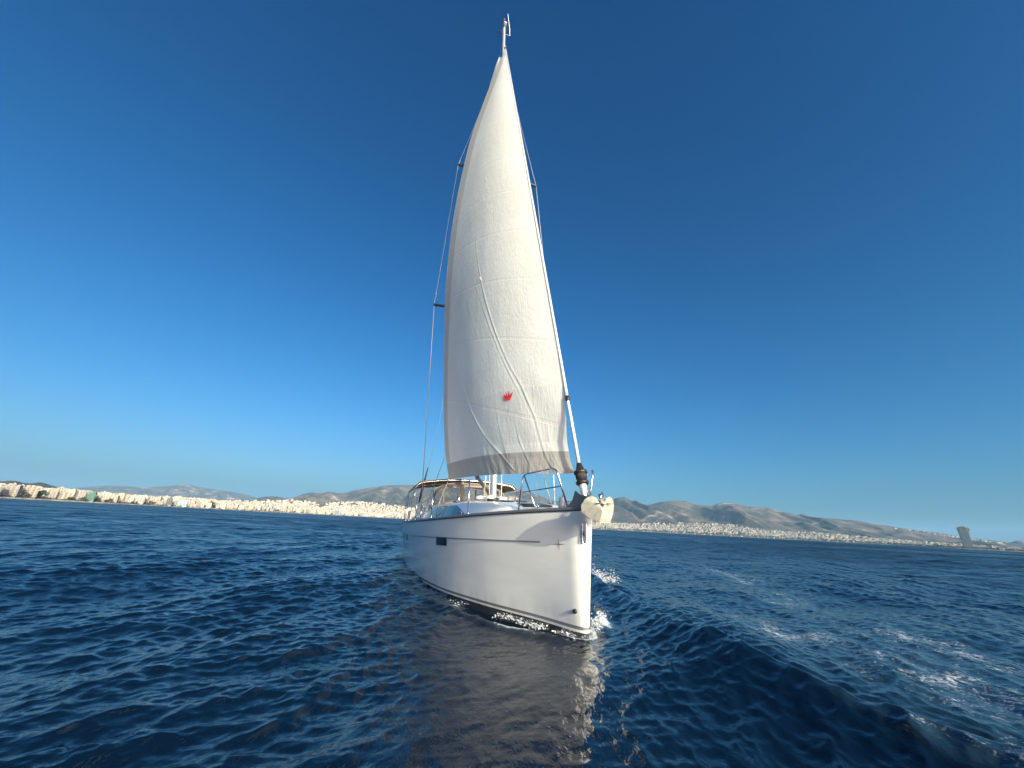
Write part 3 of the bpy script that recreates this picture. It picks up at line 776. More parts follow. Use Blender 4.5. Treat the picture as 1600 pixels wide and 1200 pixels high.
# hull fittings
def patch_on_hull(name, u0, u1, z0, z1, off, m, s=1, nu=8, nz=3, par=None):
    p = MB()
    for i in range(nu+1):
        u = u0+(u1-u0)*i/nu
        a0, a1 = z0(u) if callable(z0) else z0, z1(u) if callable(z1) else z1
        for j in range(nz+1):
            q, n = on_hull(u, a0+(a1-a0)*j/nz, off); p.v.append((q.x, s*q.y, q.z))
    for i in range(nu):
        for j in range(nz):
            b = i*(nz+1)+j; q = (b, b+1, b+nz+2, b+nz+1); p.f.append(q if s > 0 else q[::-1])
    return p.build(name, m, par or HULL)
sz = lambda u: float(np.interp(u, [.5, 3.4, 7.7, 13.3], [1.145, 1.075, .96, .86]))
for s in (1, -1):
    patch_on_hull('waist_stripe', .56, 13.2, lambda u: sz(u)-.011, lambda u: sz(u)+.011, .003, mat('grey_stripe', (.27, .275, .28), .4), s, 60, 1)
    for u0, u1 in ((3.1, 3.67), (7.75, 8.75), (9.6, 10.5)):
        fr = patch_on_hull('hull_window', u0, u1, lambda u: sz(u)-.145, lambda u: sz(u)+.012, .005, BLACK, s, 8, 2)
        patch_on_hull('pane', u0+.04, u1-.04, lambda u: sz(u)-.118, lambda u: sz(u)-.016, .0085, DGLASS, s, 6, 1, fr)
def star():
    m = mat('grey_emblem', (.22, .22, .22), .4); c, n = on_hull(.245, 1.13, .004)
    e1 = Vector((1, 0, 0)); e1 = (e1-n*e1.dot(n)).normalized(); e2 = n.cross(e1); p = MB(); p.v.append(tuple(c))
    for k in range(8):
        a = k*math.pi/4; r = (.125 if k in (0, 4) else .085) if k % 2 == 0 else .013
        p.v.append(tuple(c+e1*math.cos(a)*r+e2*math.sin(a)*r))
    for k in range(8): p.f.append((0, 1+k, 1+(k+1) % 8))
    p.build('star_emblem', m, HULL, False)
star()
def stem_fit():
    f = MB(); nrm = Vector((-.90, .43, -.05)).normalized(); e2 = Vector((-.1, 0, 1)); e2 = (e2-nrm*e2.dot(nrm)).normalized(); e1 = e2.cross(nrm)
    c0 = Vector((-.150, .052, 1.30))
    pts = []
    for k in range(24):
        a = 2*math.pi*k/24; pts.append(c0 + e1*.026*math.cos(a) + e2*(.026*math.sin(a)+(.11 if math.sin(a) > 0 else -.11)))
    f.tube(pts+[pts[0]], .006, 6, False)
    b = len(f.v); f.v += [tuple(p-nrm*.012) for p in pts]; f.f.append(tuple(range(b, b+24)))
    o = f.build('stem_plate', STEEL, HULL)
    MB().tube([c0-e2*.02+nrm*.004, c0-e2*.02-nrm*.02], .02, 10).sphere(c0-e2*.02, .022, 8, 6, (.6, 1, 1.5)).build('mooring_eye', BLACK, o)
    q, n = on_hull(.085, .315, -.01); MB().tube([q, q+n*.035], [.032, .026], 12).build('skin_fitting', BLACK, HULL)
    for z in (1.02, .68, .60, .45, .22, .12):
        q, n = on_hull(float(stem_u(z))+.018, z, .001); MB().box(q, (.006, .012, .006)).build('draught_mark', DARKALU, HULL)
stem_fit()

# anchor on its bow roller
def bow_gear():
    r = MB()
    for s in (1, -1):
        v0 = len(r.v); y0, y1 = s*.055, s*.068
        poly = [(.42, 1.62), (-.12, 1.60), (-.33, 1.64), (-.36, 1.72), (-.30, 1.77), (-.10, 1.80), (.05, 1.86), (.16, 1.72)]
        r.v += [(a, y0, b) for a, b in poly]+[(a, y1, b) for a, b in poly]; k = len(poly)
        r.f.append(tuple(v0+i for i in range(k))); r.f.append(tuple(v0+k+i for i in reversed(range(k))))
        for i in range(k): r.f.append((v0+i, v0+(i+1) % k, v0+k+(i+1) % k, v0+k+i))
    r.box((.1, 0, 1.625), (.6, .12, .03))
    br = r.build('bow_roller', DARKALU, Y, False)
    MB().tube([(-.29, -.06, 1.69), (-.29, .06, 1.69)], .04, 14).build('roller_wheel', BLACK, br)
    # plough anchor, point towards the viewer, painted cream-white
    m = mat('galvanised_cream', (.66, .63, .50), .55); oc = objcoord(m)
    set_base(m, mix_col(m, ramp(m, noise(m, oc, 14, 4), .4, .7), (.38, .37, .31), (.26, .25, .21)))
    A = MB(); X0 = -.60; zc = 1.61
    def P(x, y, z): return (X0+x, y, zc+z)
    rim = [P(.05, .02, .04), P(.03, .065, .12), P(.04, .135, .155), P(.09, .21, .115), P(.14, .25, .03), P(.15, .24, -.05), P(.09, .17, -.125), P(-.02, .075, -.19),
           P(-.02, -.075, -.19), P(.09, -.17, -.125), P(.15, -.24, -.05), P(.14, -.25, .03), P(.09, -.21, .115), P(.04, -.135, .155), P(.03, -.065, .12)]
    k = len(rim); apex = P(-.075, .05, -.02); back = P(.24, 0, -.02)
    A.v = rim+[apex, back]
    for i in range(k):
        a, b = i, (i+1) % k
        A.f.append((b, a, k+1)); A.f.append((a, b, k))
    an = A.build('anchor', m, Y, False)
    bmm = bmesh.new(); bmm.from_mesh(an.data); bmesh.ops.recalc_face_normals(bmm, faces=bmm.faces)
    bmesh.ops.bevel(bmm, geom=bmm.edges[:], offset=.006, segments=1, affect='EDGES', profile=.5); bmm.to_mesh(an.data); bmm.free()
    MB().tube([P(-.05, 0, .045), P(.06, 0, .09), P(.30, 0, .10), P(.75, 0, .05)], [.022, .03, .028, .024], 8, True, .5).build('shank', m, an)
    MB().box(P(-.035, 0, .052), (.02, .23, .012)).build('slot_bar', DARKALU, an)
    sh = MB().tube([P(.0, .035, .06), P(-.02, .035, .15), P(.01, 0, .19), P(.03, -.03, .15), P(.04, -.03, .07)], .010, 8); sh.build('shackle', STEEL, an)
    MB().tube([P(.02, .0, .05), P(.06, .01, .17)], .016, 8).build('retaining_pin', DARKALU, an)
bow_gear()

# standing rigging
FS0, FS1 = Vector((-.135, 0, 1.70)), Vector((5.08, .07, 20.40))
def fs(z): return FS0.lerp(FS1, (z-FS0.z)/(FS1.z-FS0.z))
def forestay():
    f = MB().tube([fs(2.16), fs(3.3), fs(8), fs(20.3)], .026, 10).build('forestay_foil', mat('foil_white', (.72, .72, .70), .35, .3), Y)
    ax = (FS1-FS0).normalized()
    d = MB(); c = fs(2.06)
    prof = [(-.125, .05), (-.12, .088), (-.085, .098), (-.075, .075), (.03, .075), (.04, .10), (.075, .10), (.09, .06), (.14, .055), (.15, .045), (.20, .04)]
    d.tube([c+ax*a for a, b in prof], [b for a, b in prof], 20); fu = d.build('furler_drum', BLACK, f)
    MB().tube([c+ax*-.03, c+ax*.03], .083, 20).build('furling_line', mat('dark_rope', (.03, .028, .025), .9), f)
    MB().tube([FS0+ax*-.05, FS0+ax*.10, FS0+ax*.22, FS0+ax*.26], [.030, .034, .058, .05], 14).build('furler_base', mat('satin_alloy', (.70, .69, .66), .35, .5), f)
    MB().tube([fs(3.35)-ax*.05, fs(3.35)+ax*.05], .036, 12).build('feeder', BLACK, f)
    MB().tube([fs(19.95), fs(20.1)], .05, 10).build('halyard_swivel', BLACK, f)
forestay()
MF, MT = Vector((4.93, 0, 1.93)), Vector((5.52, .03, 22.35))
def ms(z): return MF.lerp(MT, (z-MF.z)/(MT.z-MF.z))
def mast():
    v = MB(); n = 20
    for z in (1.93, 2.1, 6, 12, 18, 20.5, 22.35):
        c = ms(z); k = 1 if z < 18 else .8
        for i in range(n):
            a = 2*math.pi*i/n; v.v.append((c.x+.125*k*math.cos(a), c.y+.083*k*math.sin(a), z))
    for j in range(6):
        for i in range(n): v.f.append((j*n+i, j*n+(i+1) % n, (j+1)*n+(i+1) % n, (j+1)*n+i))
    v.f.append(tuple(6*n+i for i in range(n)))
    m = v.build('mast', ALU, Y)
    MB().tube([ms(1.90), ms(1.97)], [.17, .15], 16).build('mast_collar', BLACK, m)
    tips = {}
    for z, L, dz in ((7.55, 1.93, .10), (13.6, 1.53, .10)):
        for s in (1, -1):
            a = ms(z); b = Vector((a.x+.33, a.y+s*L, z+dz)); tips[(z, s)] = b
            MB().tube([a, a.lerp(b, .5), b], [.075, .07, .055], 10, True, .6).sphere(b, .035, 8, 6).build('spreader', DARKALU, m)
    ch = {1: Vector((5.55, 1.76, 1.42)), -1: Vector((5.55, -1.76, 1.42))}
    top = ms(20.35)
    for s in (1, -1):
        A_, B_ = tips[(7.55, s)], tips[(13.6, s)]
        MB().tube([ch[s], A_, B_, top], .0105, 6).build('cap_shroud', WIRE, Y)
        MB().tube([ch[s]+Vector((.03, -s*.03, 0)), ms(7.4)], .008, 6).build('lower_shroud', WIRE, Y)
        MB().tube([A_, ms(13.5)], .007, 6).build('diagonal_shroud', WIRE, Y)
        MB().tube([ch[s]+Vector((0, 0, -.05)), ch[s]+Vector((0, 0, .32))], .018, 8).build('turnbuckle', STEEL, Y)
        q = Vector((13.2, s*1.36, 1.35)); p = Vector((12.0, s*1.07, 3.53)); j = Vector((11.2, s*.87, 5.0))
        MB().tube([q, p, j, ms(22.2)], .0075, 6).build('backstay', WIRE, Y)
        MB().tube([q.lerp(p, .35), q.lerp(p, .6), p], [.03, .05, .022], 8).build('backstay_cover', BLACK, Y)
    # masthead gear
    t = Vector((MT.x, MT.y, 22.35))
    MB().box(t+Vector((0, 0, .02)), (.5, .15, .05)).build('masthead_crane', ALU, m)
    MB().tube([t+Vector((.05, -.08, -.25)), t+Vector((.05, -.30, -.25)), t+Vector((.05, -.28, .2)), t+Vector((.0, -.16, 1.15))], [.010, .010, .018, .012], 8).build('radio_aerial', mat('aerial_white', (.7, .7, .7), .4), m)
    wv = MB().tube([t+Vector((-.05, .08, -.3)), t+Vector((-.05, .22, -.40))], .012, 6)
    for k in range(3): wv.sphere(t+Vector((-.05+.12*math.cos(k*2.1), .24+.10*math.sin(k*2.1), -.55-.05*k)), .035, 8, 6)
    wv.build('wind_sensor', BLACK, m)
    MB().tube([t, t+Vector((0, 0, .35)), t+Vector((0, 0, .55))], [.03, .05, .06], 10).build('masthead_light', BLACK, m)
    MB().sphere(t+Vector((0, 0, .62)), .05, 10, 8).build('light_lens', mat('red_lens', (.30, .03, .04), .3), m)
    st = MB().box(ms(3.0)+Vector((-.14, .05, 0)), (.05, .05, .12)).build('halyard_clutch', BLACK, m)
    for k, (a, b) in enumerate((((3.78, .5, 2.4), (4.80, .28, 1.96)), ((4.8, .16, 6.5), (4.80, .14, 1.96)), ((4.82, -.16, 6.5), (4.85, -.2, 1.96)))):
        MB().tube([a, b], .009, 6).build('halyard', WHITEP, m)
    return m
mast()
BOOM_E = Vector((9.75, .30, 2.98))
def boom():
    a = Vector((5.10, 0, 2.80)); b = BOOM_E
    o = MB().tube([a, a.lerp(b, .5), b], [.10, .11, .10], 14, True, .7).build('boom', ALU, Y)
    MB().tube([Vector((5.07, 0, 2.02)), Vector((6.75, .11, 2.76))], .055, 10).build('kicker', DARKALU, Y)
    MB().tube([Vector((8.3, 0, 2.02)), a.lerp(b, .75)], .012, 6).build('mainsheet', WHITEP, Y)
boom()
for a, b in (((.97, .2, 2.23), (.61, .2, 1.67)), ((.74, .1, 2.16), (.71, .1, 1.69))):
    MB().tube([a, b], .006, 6).build('tack_line', WHITEP, Y)

# ---- sails
LE = np.array([(0.0, 4.301, 1.287, 2.338), (0.044, 4.329, 1.431, 3.088), (0.091, 4.359, 1.515, 3.9), (0.142, 4.39, 1.581, 4.764), (0.229, 4.446, 1.669, 6.265), (0.327, 4.507, 1.73, 7.94), (0.423, 4.568, 1.706, 9.592), (0.508, 4.621, 1.614, 11.046), (0.599, 4.678, 1.467, 12.603), (0.695, 4.739, 1.255, 14.244), (0.781, 4.793, 0.983, 15.724), (0.869, 4.848, 0.683, 17.23), (0.95, 4.899, 0.402, 18.604), (1.0, 4.94, 0.16, 19.6)])
def sail_surface(c, t):
    zl = 2.12 + t*(19.85-2.12)
    ul = -.03+(zl-2.08)*.279 + np.interp(t, [0, .015, .03, .06, .085], [.20, .27, .27, .12, 0])
    eu, ew, ez = (pchip(t, LE[:, 0], LE[:, i]) for i in (1, 2, 3))
    du, dw, dz = eu-ul, ew, ez-zl; ln = np.hypot(du, dw); d = .132*ln*(1-.22*np.exp(-t/.04))*(1-.25*t)
    f = c*(1-c)*(1.75-1.1*c)/.33
    lw = .0036*(zl-2.0)
    return np.stack([ul+du*c-dw/ln*d*f, lw*(1-c)+dw*c+du/ln*d*f, zl+dz*c], -1)

def sail_mat(name, strip=True):
    m = mat(name, (.8, .78, .70), .75); t = m.node_tree; P = t.nodes['Principled BSDF']
    uv = N(m, 'ShaderNodeUVMap', uv_map='cloth').outputs[0]; sep = N(m, 'ShaderNodeSeparateXYZ'); t.links.new(uv, sep.inputs[0])
    x, y = sep.outputs[0], sep.outputs[1]          # metres from leech, metres up from foot
    oc = objcoord(m)
    base = mix_col(m, ramp(m, noise(m, oc, .9, 4), .3, .7), (.86, .86, .79), (.82, .82, .745))
    fr = math_node(m, 'FRACT', math_node(m, 'DIVIDE', N(m, 'ShaderNodeAttribute', attribute_name='panel').outputs['Fac'], 1.65))
    seam = ramp(m, math_node(m, 'ABSOLUTE', math_node(m, 'SUBTRACT', fr, .5)), .012, .026, 1, 0)
    base = mix_col(m, math_node(m, 'MULTIPLY', seam, .75), base, (.86, .84, .77))
    if strip:
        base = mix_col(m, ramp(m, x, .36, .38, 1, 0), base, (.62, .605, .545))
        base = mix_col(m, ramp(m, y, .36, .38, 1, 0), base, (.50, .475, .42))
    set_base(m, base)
    cr = noise(m, scaled(m, oc, (2.2, 2.2, .8), (.3, .2, 0)), 3.2, 6, .7); fine = noise(m, scaled(m, oc, (4.5, 4.5, .6), (0, .25, 0)), 9, 3, .65)
    wv = math_node(m, 'ADD', math_node(m, 'MULTIPLY', cr, .8), math_node(m, 'MULTIPLY', fine, .45))
    foot = ramp(m, y, .5, .0, 0, 1)
    pleat = noise(m, scaled(m, oc, (6, 6, .5)), 2.0, 2); wv = math_node(m, 'ADD', wv, math_node(m, 'MULTIPLY', math_node(m, 'MULTIPLY', pleat, foot), 1.6))
    wv = math_node(m, 'ADD', wv, math_node(m, 'MULTIPLY', seam, .12))
    b = bump(m, wv, .55, .035)
    tl = N(m, 'ShaderNodeBsdfTranslucent'); t.links.new(base, tl.inputs['Color']); t.links.new(b.outputs[0], tl.inputs['Normal'])
    mx = N(m, 'ShaderNodeMixShader'); mx.inputs[0].default_value = .58
    t.links.new(P.outputs[0], mx.inputs[1]); t.links.new(tl.outputs[0], mx.inputs[2]); t.links.new(mx.outputs[0], t.nodes['Material Output'].inputs['Surface'])
    P.inputs['Specular IOR Level'].default_value = .25
    return m

def sail_object(name, Pf, nc, ntt, m, creases=()):
    c, t = np.meshgrid(np.linspace(0, 1, nc), np.linspace(0, 1, ntt)**1.15)
    P = Pf(c, t)
    gc = np.gradient(P, axis=1); gt = np.gradient(P, axis=0); n = np.cross(gc, gt); n /= np.linalg.norm(n, axis=-1, keepdims=True)+1e-9
    if n[ntt//2, nc//2, 1] < 0: n = -n
    chord = np.linalg.norm(P[:, -1]-P[:, 0], axis=-1)[:, None]; Hh = P[-1, 0, 2]-P[0, 0, 2]
    XM, YM = c*chord, t*Hh; disp = np.zeros_like(c)
    for pts, amp, wid in creases:
        pts = np.array(pts); pts[:, 0] -= .022; px = pts[:, 0]*np.interp(pts[:, 1], t[:, 0], chord[:, 0]); py = pts[:, 1]*Hh
        # smooth resample
        s = np.linspace(0, 1, len(px)); q = np.linspace(0, 1, 60); px, py = pchip(q, s, px), pchip(q, s, py)
        best = np.full(c.shape, 1e9); side = np.zeros(c.shape); al = np.zeros(c.shape)
        for i in range(59):
            dx, dy = px[i+1]-px[i], py[i+1]-py[i]; l2 = dx*dx+dy*dy+1e-12
            u = np.clip(((XM-px[i])*dx+(YM-py[i])*dy)/l2, 0, 1); dd = np.hypot(XM-px[i]-u*dx, YM-py[i]-u*dy); k = dd < best
            best = np.where(k, dd, best); side = np.where(k, np.sign(dx*(YM-py[i])-dy*(XM-px[i])), side); al = np.where(k, (i+u)/59, al)
        env = np.clip(al/.18, 0, 1)*np.clip((1-al)/.04, 0, 1)*(.6+.4*np.sin(al*9+amp*50)**2)
        sd = best*side
        amp, wid = amp*.25, wid*.32
        disp += amp*env*(np.exp(-(best/wid)**2) - .55*np.exp(-((sd-1.6*wid)/(1.3*wid))**2))
    r = np.random.default_rng(3)
    disp += .010*(fbm(XM*1.6+3, YM*.55+XM*.5, 4, 71)-.5)*2*np.clip(c*8, 0, 1)*np.clip((1-c)*8, 0, 1)
    # soft gathers where the foot meets the luff and along the foot
    disp += .007*np.sin(XM*21+3*np.sin(XM*4))*np.exp(-YM/.35)
    disp += .010*np.sin((XM*1.0-YM*.55)*9)*np.exp(-((YM-.9)/1.1)**2)*np.exp(-XM/.8)
    P = P + n*disp[..., None]
    o = big_mesh(name, P.reshape(-1, 3), grid_quads(ntt, nc), m, Y)
    me = o.data; uvl = me.uv_layers.new(name='cloth'); vi = np.empty(len(me.loops), np.int32); me.loops.foreach_get('vertex_index', vi)
    uv = np.stack([((1-c)*chord).ravel(), YM.ravel()], -1)[vi]; uvl.data.foreach_set('uv', uv.astype(np.float32).ravel())
    attr(o, 'panel', ((t-.08*c*(1-t))*Hh+.05).ravel())
    return o, P, c, t
CRE = [([(.60, .42), (0.52, 0.3262), (0.46, 0.2637), (0.38, 0.2013), (0.305, 0.1512), (0.245, 0.115), (0.21, 0.0975), (0.175, 0.0762), (0.14, 0.055), (0.115, 0.0288), (0.1, 0.01), (0.08, 0.0)], .045, .055),
       ([(.83, .24), (0.815, 0.185), (0.745, 0.1537), (0.665, 0.1188), (0.565, 0.0825), (0.46, 0.05), (0.415, 0.0387), (0.335, 0.0225), (0.25, 0.0)], .055, .06),
       ([(0.615, 0.3063), (0.505, 0.2513), (0.38, 0.1812), (0.29, 0.1288), (0.23, 0.095), (0.19, 0.0737)], .025, .045),
       ([(0.235, 0.0588), (0.21, 0.03), (0.19, 0.0163), (0.17, 0.0)], .035, .04), ([(0.1, 0.0513), (0.085, 0.0312), (0.075, 0.015), (0.06, 0.0)], .03, .035),
       ([(0.46, 0.052), (0.43, 0.035), (0.40, 0.018), (0.36, 0.0)], .035, .045), ([(.45, .45), (0.555, 0.36), (0.63, 0.29), (0.70, 0.2487), (0.80, 0.19)], .016, .05),
       ([(0.89, 0.2775), (0.83, 0.32), (0.755, 0.3775), (0.66, 0.4375)], .016, .05), ([(0.63, 0.2487), (0.555, 0.2075), (0.455, 0.1588)], .018, .04),
       ([(.95, .10), (.80, .055), (.66, .02), (.60, .0)], .02, .05), ([(.36, .11), (.33, .06), (.30, .03), (.27, 0)], .018, .04), ([(.90, .17), (.78, .10), (.62, .055), (.50, .0)], .018, .05)]
SAILM = sail_mat('genoa_cloth')
GEN, GP, gc_, gt_ = sail_object('genoa', sail_surface, 260, 640, SAILM, CRE)
def crown_logo():
    c0, t0 = .238, .0785
    o = sail_surface(np.array(c0), np.array(t0)); e = .004
    e1 = Vector(sail_surface(np.array(c0-e), np.array(t0))-o).normalized(); e2 = Vector((0, 0, 1)); e2 = (e2-e1*e2.dot(e1)).normalized(); n = e1.cross(e2)
    if n.y < 0: n = -n
    i = np.argmin((gc_-c0)**2+(gt_-t0)**2*9); o = Vector(GP.reshape(-1, 3)[i]) + n*.012
    out = [(-.10, -.075), (.10, -.075), (.115, .085), (.055, -.005), (.03, .12), (-.005, .0), (-.035, .10), (-.06, -.0), (-.125, .07)]
    out = [(-.10, -.06), (.10, -.06), (.155, .10), (.062, -.015), (.03, .16), (-.012, -.015), (-.06, .115), (-.075, -.015), (-.15, .075)]
    v = [tuple(o+e1*a*.74+e2*b*.74) for a, b in out]+[tuple(o+n*.0005)]
    f = [(i, (i+1) % 9, 9) for i in range(9)]
    red = mat('red_sailcloth', (.50, .012, .02), .7); lg = pmesh('crown_emblem', v, f, red, GEN, False)
    st = [(-.088, -.092), (.088, -.092), (.090, -.068), (-.090, -.068)]
    b = pmesh('emblem_bar', [tuple(o+e1*a*.74+e2*b*.74) for a, b in st], [(0, 1, 2, 3)], red, GEN, False)
    # small red lines of maker's lettering stay a plain bar
    for c1, t1 in ((.44, .2685), (.44, .49)):   # tell-tales
        p = Vector(sail_surface(np.array(c1), np.array(t1)))+n*.02
        MB().tube([p, p+e2*-.05+n*.02+e1*.01, p+e2*-.12+n*.01+e1*.05], .008, 5).build('tell_tale', mat('tell_tale_wool', (.5, .48, .42), .9), GEN)
    p = Vector((LE[0, 1], LE[0, 2], LE[0, 3])); MB().sphere(p, .03, 8, 6).build('clew_ring', STEEL, GEN)
    MB().tube([p, Vector((5.6, 1.30, 1.85)), Vector((6.0, 1.32, 1.45))], .009, 6).build('genoa_sheet', WHITEP, GEN)
crown_logo()
ML = np.array([(0, 9.55, .30, 3.10), (.2, 9.0, .50, 6.5), (.4, 8.35, .62, 10.0), (.6, 7.65, .66, 13.6), (.8, 6.95, .55, 17.2), (.9, 6.50, .46, 18.9), (.945, 6.2, .39, 19.57), (.97, 5.9, .31, 19.98), (1, 5.56, .19, 20.40)])
def main_surface(c, t):
    zl = 2.95+t*(20.45-2.95); lu = MF.x+.14+(zl-MF.z)*(MT.x-MF.x)/(MT.z-MF.z); lw = zl*0+.0
    eu, ew, ez = (pchip(t, ML[:, 0], ML[:, i]) for i in (1, 2, 3)); du, dw, dz = eu-lu, ew-lw, ez-zl; ln = np.hypot(du, dw)+1e-6; d = .07*ln*np.clip((1-t)*6, 0, 1); f = c*(1-c)*(1.75-1.1*c)/.33
    return np.stack([lu+du*c-dw/ln*d*f, lw+dw*c+du/ln*d*f, zl+dz*c], -1)
sail_object('mainsail', main_surface, 60, 200, sail_mat('mainsail_cloth', False))

# ---- pulpit, stanchions, lifelines
def bent(pts, r, rad=.05, n=5):
    pts = [Vector(p) for p in pts]; out = [pts[0]]
    for a, b, c in zip(pts[:-2], pts[1:-1], pts[2:]):
        d1 = (a-b).normalized(); d2 = (c-b).normalized(); k = min(rad*2, (a-b).length*.45, (c-b).length*.45)
        p, q = b+d1*k, b+d2*k
        for i in range(n+1):
            t = i/n; out.append(p*(1-t)**2 + b*2*t*(1-t) + q*t*t)
    out.append(pts[-1]); return out
for s in (1, -1):
    o = MB(); z = 1.6
    o.tube(bent([(.98, s*.62, 1.59), (.95, s*.555, 2.155), (.16, s*.31, 2.19), (.10, s*.17, 1.63)], .013), .0135, 10)
    o.tube([(.60, s*.47, 1.61), (.93, s*.545, 2.14)], .0115, 8)
    o.tube([(1.06, s*.60, 1.865), (.13, s*.245, 1.925)], .010, 8)
    o.build('pulpit', STEEL, Y)
    tops = []
    for u in (2.3, 4.2, 6.2, 8.2, 10.2):
        zs = float(sheer(u))+.03; h = s*(float(half(u, zs))-.05); tops.append(Vector((u, h, zs+.62)))
        st = MB().tube([(u, h, zs), (u, h, zs+.62)], .0125, 8).tube([(u, h, zs-.01), (u, h, zs+.05)], [.03, .02], 8).build('stanchion', STEEL, Y)
    MB().tube([Vector((.95, s*.555, 2.15))]+tops+[Vector((12.2, s*1.85, 1.95))], .0022, 5).build('lifeline', WIRE, Y)
    o = MB(); o.tube(bent([(13.2, s*.8, 1.30), (13.2, s*.85, 1.95), (13.1, s*1.75, 1.95), (12.2, s*1.84, 1.95), (12.1, s*1.84, 1.32)], .013), .0135, 8)
    o.tube([(13.1, s*1.74, 1.3), (13.1, s*1.74, 1.95)], .012, 8); o.build('pushpit', STEEL, Y)

# ---- bimini and sprayhood
def bimini():
    V = []; us = np.linspace(8.35, 11.7, 16); ws = np.linspace(-1, 1, 25)
    for u in us:
        sag = -.03*abs(math.sin((u-8.35)/3.35*3*math.pi))
        for w_ in ws:
            e = 1-min(1, (1-abs(w_))/.10); V.append((u, 1.80*w_*(1-.015*e), 2.74-.17*w_*w_-.10*e*e+sag))
    nu, nw = len(us), len(ws); up = [(a, b, c+.02) for a, b, c in V]; q = grid_quads(nu, nw)
    F = [tuple(x)[::-1] for x in q] + [tuple(x+nu*nw) for x in q]; n0 = nu*nw
    for i in range(nw-1): F += [(i, i+1, n0+i+1, n0+i)]; b = (nu-1)*nw; F += [(b+i+1, b+i, n0+b+i, n0+b+i+1)]
    for i in range(nu-1): F += [(i*nw+nw, i*nw, n0+i*nw, n0+i*nw+nw)]; F += [(i*nw+nw-1, i*nw+2*nw-1, n0+i*nw+2*nw-1, n0+i*nw+nw-1)]
    t = empty('bimini'); t.parent = Y
    pmesh('canopy', V+up, F, TAN, t)
    f = MB()
    for u, bu in ((8.4, 9.6), (10.0, 10.2), (11.65, 10.9)):
        pts = [(bu, 1.80, 1.33), (u, 1.79, 2.42)]+[(u, 1.78*k, 2.715-.17*k*k) for k in np.linspace(.9, -.9, 13)]+[(u, -1.79, 2.42), (bu, -1.80, 1.33)]
        f.tube(bent(pts, .013, .06, 3), .0135, 8)
    for s in (1, -1): f.tube([(11.65, s*1.8, 2.5), (12.4, s*1.82, 1.9)], .01, 6).tube([(8.4, s*1.8, 2.45), (8.3, s*1.75, 1.95)], .008, 6)
    f.build('bimini_frame', DARKALU if False else STEEL, t)
def clear_mat():
    m = bpy.data.materials.new('clear_vinyl'); m.use_nodes = True; t = m.node_tree; P = t.nodes['Principled BSDF']
    P.inputs['Base Color'].default_value = (.10, .11, .13, 1); P.inputs['Roughness'].default_value = .08
    tr_ = N(m, 'ShaderNodeBsdfTransparent'); tr_.inputs['Color'].default_value = (.80, .80, .82, 1)
    mx = N(m, 'ShaderNodeMixShader'); mx.inputs[0].default_value = .30; t.links.new(tr_.outputs[0], mx.inputs[1]); t.links.new(P.outputs[0], mx.inputs[2]); t.links.new(mx.outputs[0], t.nodes['Material Output'].inputs['Surface']); return m
def hood():
    t = empty('sprayhood'); t.parent = Y; CL = clear_mat(); TANL = mat('tan_canvas', (.24, .165, .10), .9)
    n = 48; ph = np.linspace(-math.pi/2, math.pi/2, n+1)
    def row(k, p):
        s, c = math.sin(p), math.cos(p)
        w_ = math.copysign(abs(s)**.6, s); h = max(c, 0)**.55
        if k <= 1:      # foot of the windscreen to its top edge
            a = Vector((7.05+1.0*(1-max(c, 0)**.8), 1.18*w_, 1.93-.07*abs(w_)))
            b = Vector((7.62+.5*(1-c**.8 if c > 0 else 1), 1.17*w_, 1.90+.57*h)); return a.lerp(b, k)
        a = row(1, p); b = Vector((8.2, 1.19*w_, 1.88+.72*h)); return a.lerp(b, k-1)
    ks = [0, .10, .92, 1.0, 1.5, 2.0]
    def pane(p): d = abs(math.degrees(p)); return d < 8 or 11 < d < 40 or 44 < d < 84
    can, win = MB(), [MB() for _ in range(4)]
    for i in range(n):
        mid = (ph[i]+ph[i+1])/2
        for j in range(len(ks)-1):
            q = [row(ks[j], ph[i]), row(ks[j], ph[i+1]), row(ks[j+1], ph[i+1]), row(ks[j+1], ph[i])]
            d = abs(math.degrees(mid))
            if j == 1 and pane(mid): tgt = win[(0 if mid < 0 else 1)+(0 if d < 39 else 2)]
            else: tgt = can
            b = len(tgt.v); tgt.v += [tuple(x) for x in q]; tgt.f.append((b, b+1, b+2, b+3))
    can.build('hood_canvas', TANL, t)
    for w_ in win: w_.build('hood_window', CL, t)
    f = MB().tube([row(2.0, p)*1.0 for p in ph], .014, 8).tube([row(1.0, p) for p in ph], .012, 8).build('hood_frame', DARKALU, t)
bimini(); hood()
# cockpit coaming, wheels
for s in (1, -1):
    MB().tube([(8.4, s*1.15, 1.5), (9.5, s*1.3, 1.5), (12.6, s*1.35, 1.42)], [.16, .16, .14], 10).build('cockpit_coaming', GEL, Y)
    wh = MB().tube([(11.6, s*.85+.38*math.cos(k*math.pi/10), 1.85+.38*math.sin(k*math.pi/10)) for k in range(21)], .015, 6)
    for k in range(6): wh.tube([(11.6, s*.85, 1.85), (11.6, s*.85+.38*math.cos(k*math.pi/3), 1.85+.38*math.sin(k*math.pi/3))], .008, 5)
    wh.build('steering_wheel', STEEL, Y)
    MB().tube([(11.75, s*.85, 1.2), (11.7, s*.85, 1.95)], [.12, .08], 10).build('helm_pedestal', GEL, Y)

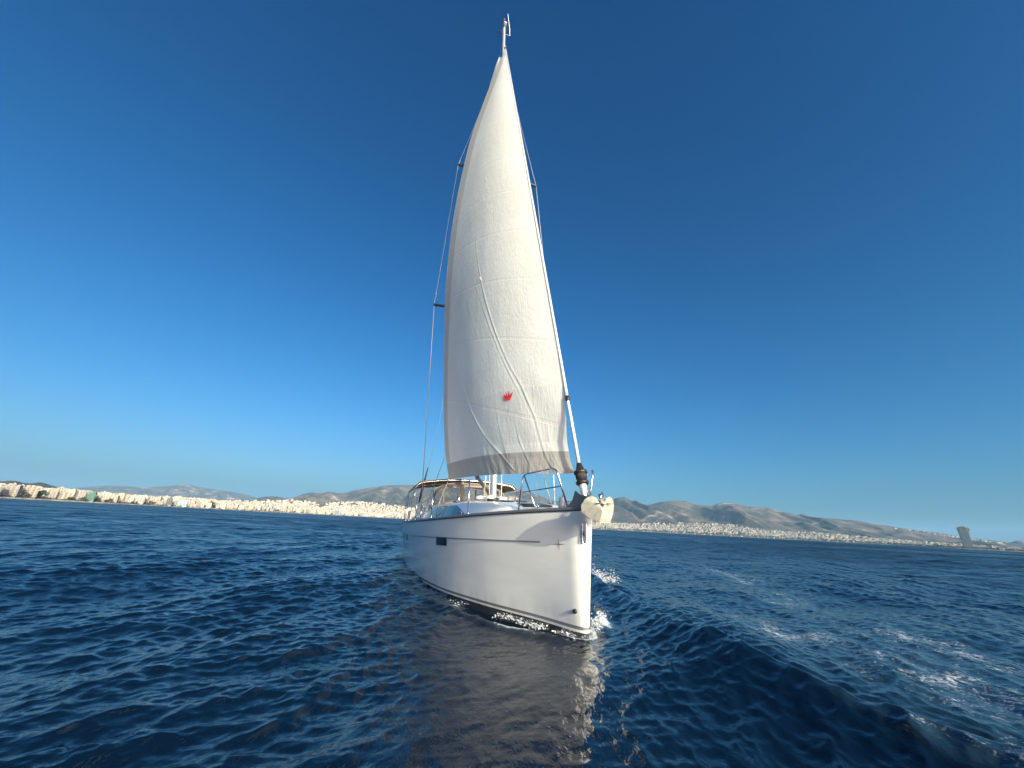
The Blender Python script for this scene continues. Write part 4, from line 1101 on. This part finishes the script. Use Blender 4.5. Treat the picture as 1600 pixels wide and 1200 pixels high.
# ------------------------------------------------------------------ bow spray
def spray():
    m = bpy.data.materials.new('spray_foam'); m.use_nodes = True; P = m.node_tree.nodes['Principled BSDF']
    P.inputs['Base Color'].default_value = (.74, .77, .78, 1); P.inputs['Roughness'].default_value = .25; P.inputs['IOR'].default_value = 1.33
    P.inputs['Transmission Weight'].default_value = .6
    r = np.random.default_rng(9); b = MB()
    def clump(c, ext, n, r0, r1, up):
        for _ in range(n):
            d = r.normal(size=3)*np.array(ext)*.5
            z = abs(d[2])*up
            p = np.array(c)+np.array([d[0], d[1], z])
            rr = r0*(r1/r0)**(r.random()**2.2)*(1 if z < ext[2]*.6 else .6)
            b.sphere(p, rr, 6, 4, (r.uniform(.8, 1.4), r.uniform(.8, 1.4), r.uniform(.7, 1.2)))
    def W(u, w_, z=0): return BOW+AX*u+AY0*w_+np.array([0, 0, z])
    # starboard roll of foam along the bow wave
    for k in range(36):
        u = .5+.95*r.random()**1.4; clump(W(u, float(half(u, 0))+.10+.07*u+abs(r.normal())*.06, .015), (.09, .09, .06), 14, .0025, .014, 1)
    for k in range(7):
        u = r.normal()*.12+2.3; clump(W(u, float(half(max(u, .2), 0))+.33+r.normal()*.05, .02), (.07, .07, .04), 9, .0025, .010, 1)
    # stem, both sides
    for k in range(22):
        u = r.uniform(-.06, .35); s = r.choice([-1, 1]); clump(W(u, s*(float(half(max(u, 0), 0))+.03+abs(r.normal())*.05), .01), (.07, .07, .07), 9, .004, .014, 1)
    # port sheet thrown sideways
    for k in range(28):
        q = r.random(); clump(W(.15+.55*q, -(float(half(.15+.55*q, 0))+.06+.26*q), .03+.08*q), (.10, .12, .16), 9, .004, .016, 1)
    # spray on the distant port crest
    for k in range(46):
        q = r.random(); clump((2.25+.55*q, 10.75-.2*q+r.normal()*.08, .12+.10*(1-q)), (.16, .16, .26), 9, .006, .022, 1)
    tag(b.build('bow_spray', m), 'white splash and droplets where the bow cuts the water', 'spray', kind='stuff')
spray()

# ------------------------------------------------------------------ haze
def haze():
    m = bpy.data.materials.new('haze_air'); m.use_nodes = True; t = m.node_tree; t.nodes.remove(t.nodes['Principled BSDF'])
    v = N(m, 'ShaderNodeVolumePrincipled'); v.inputs['Color'].default_value = (.34, .66, 1.0, 1); v.inputs['Density'].default_value = 3.1e-5; v.inputs['Anisotropy'].default_value = 0.0
    t.links.new(v.outputs[0], t.nodes['Material Output'].inputs['Volume'])
    b = MB().box((0, 0, 497), (50000, 50000, 1006)); o = b.build('haze', m, None, False); tag(o, 'thin blue haze over the water and the far hills', 'haze', kind='stuff')
haze()
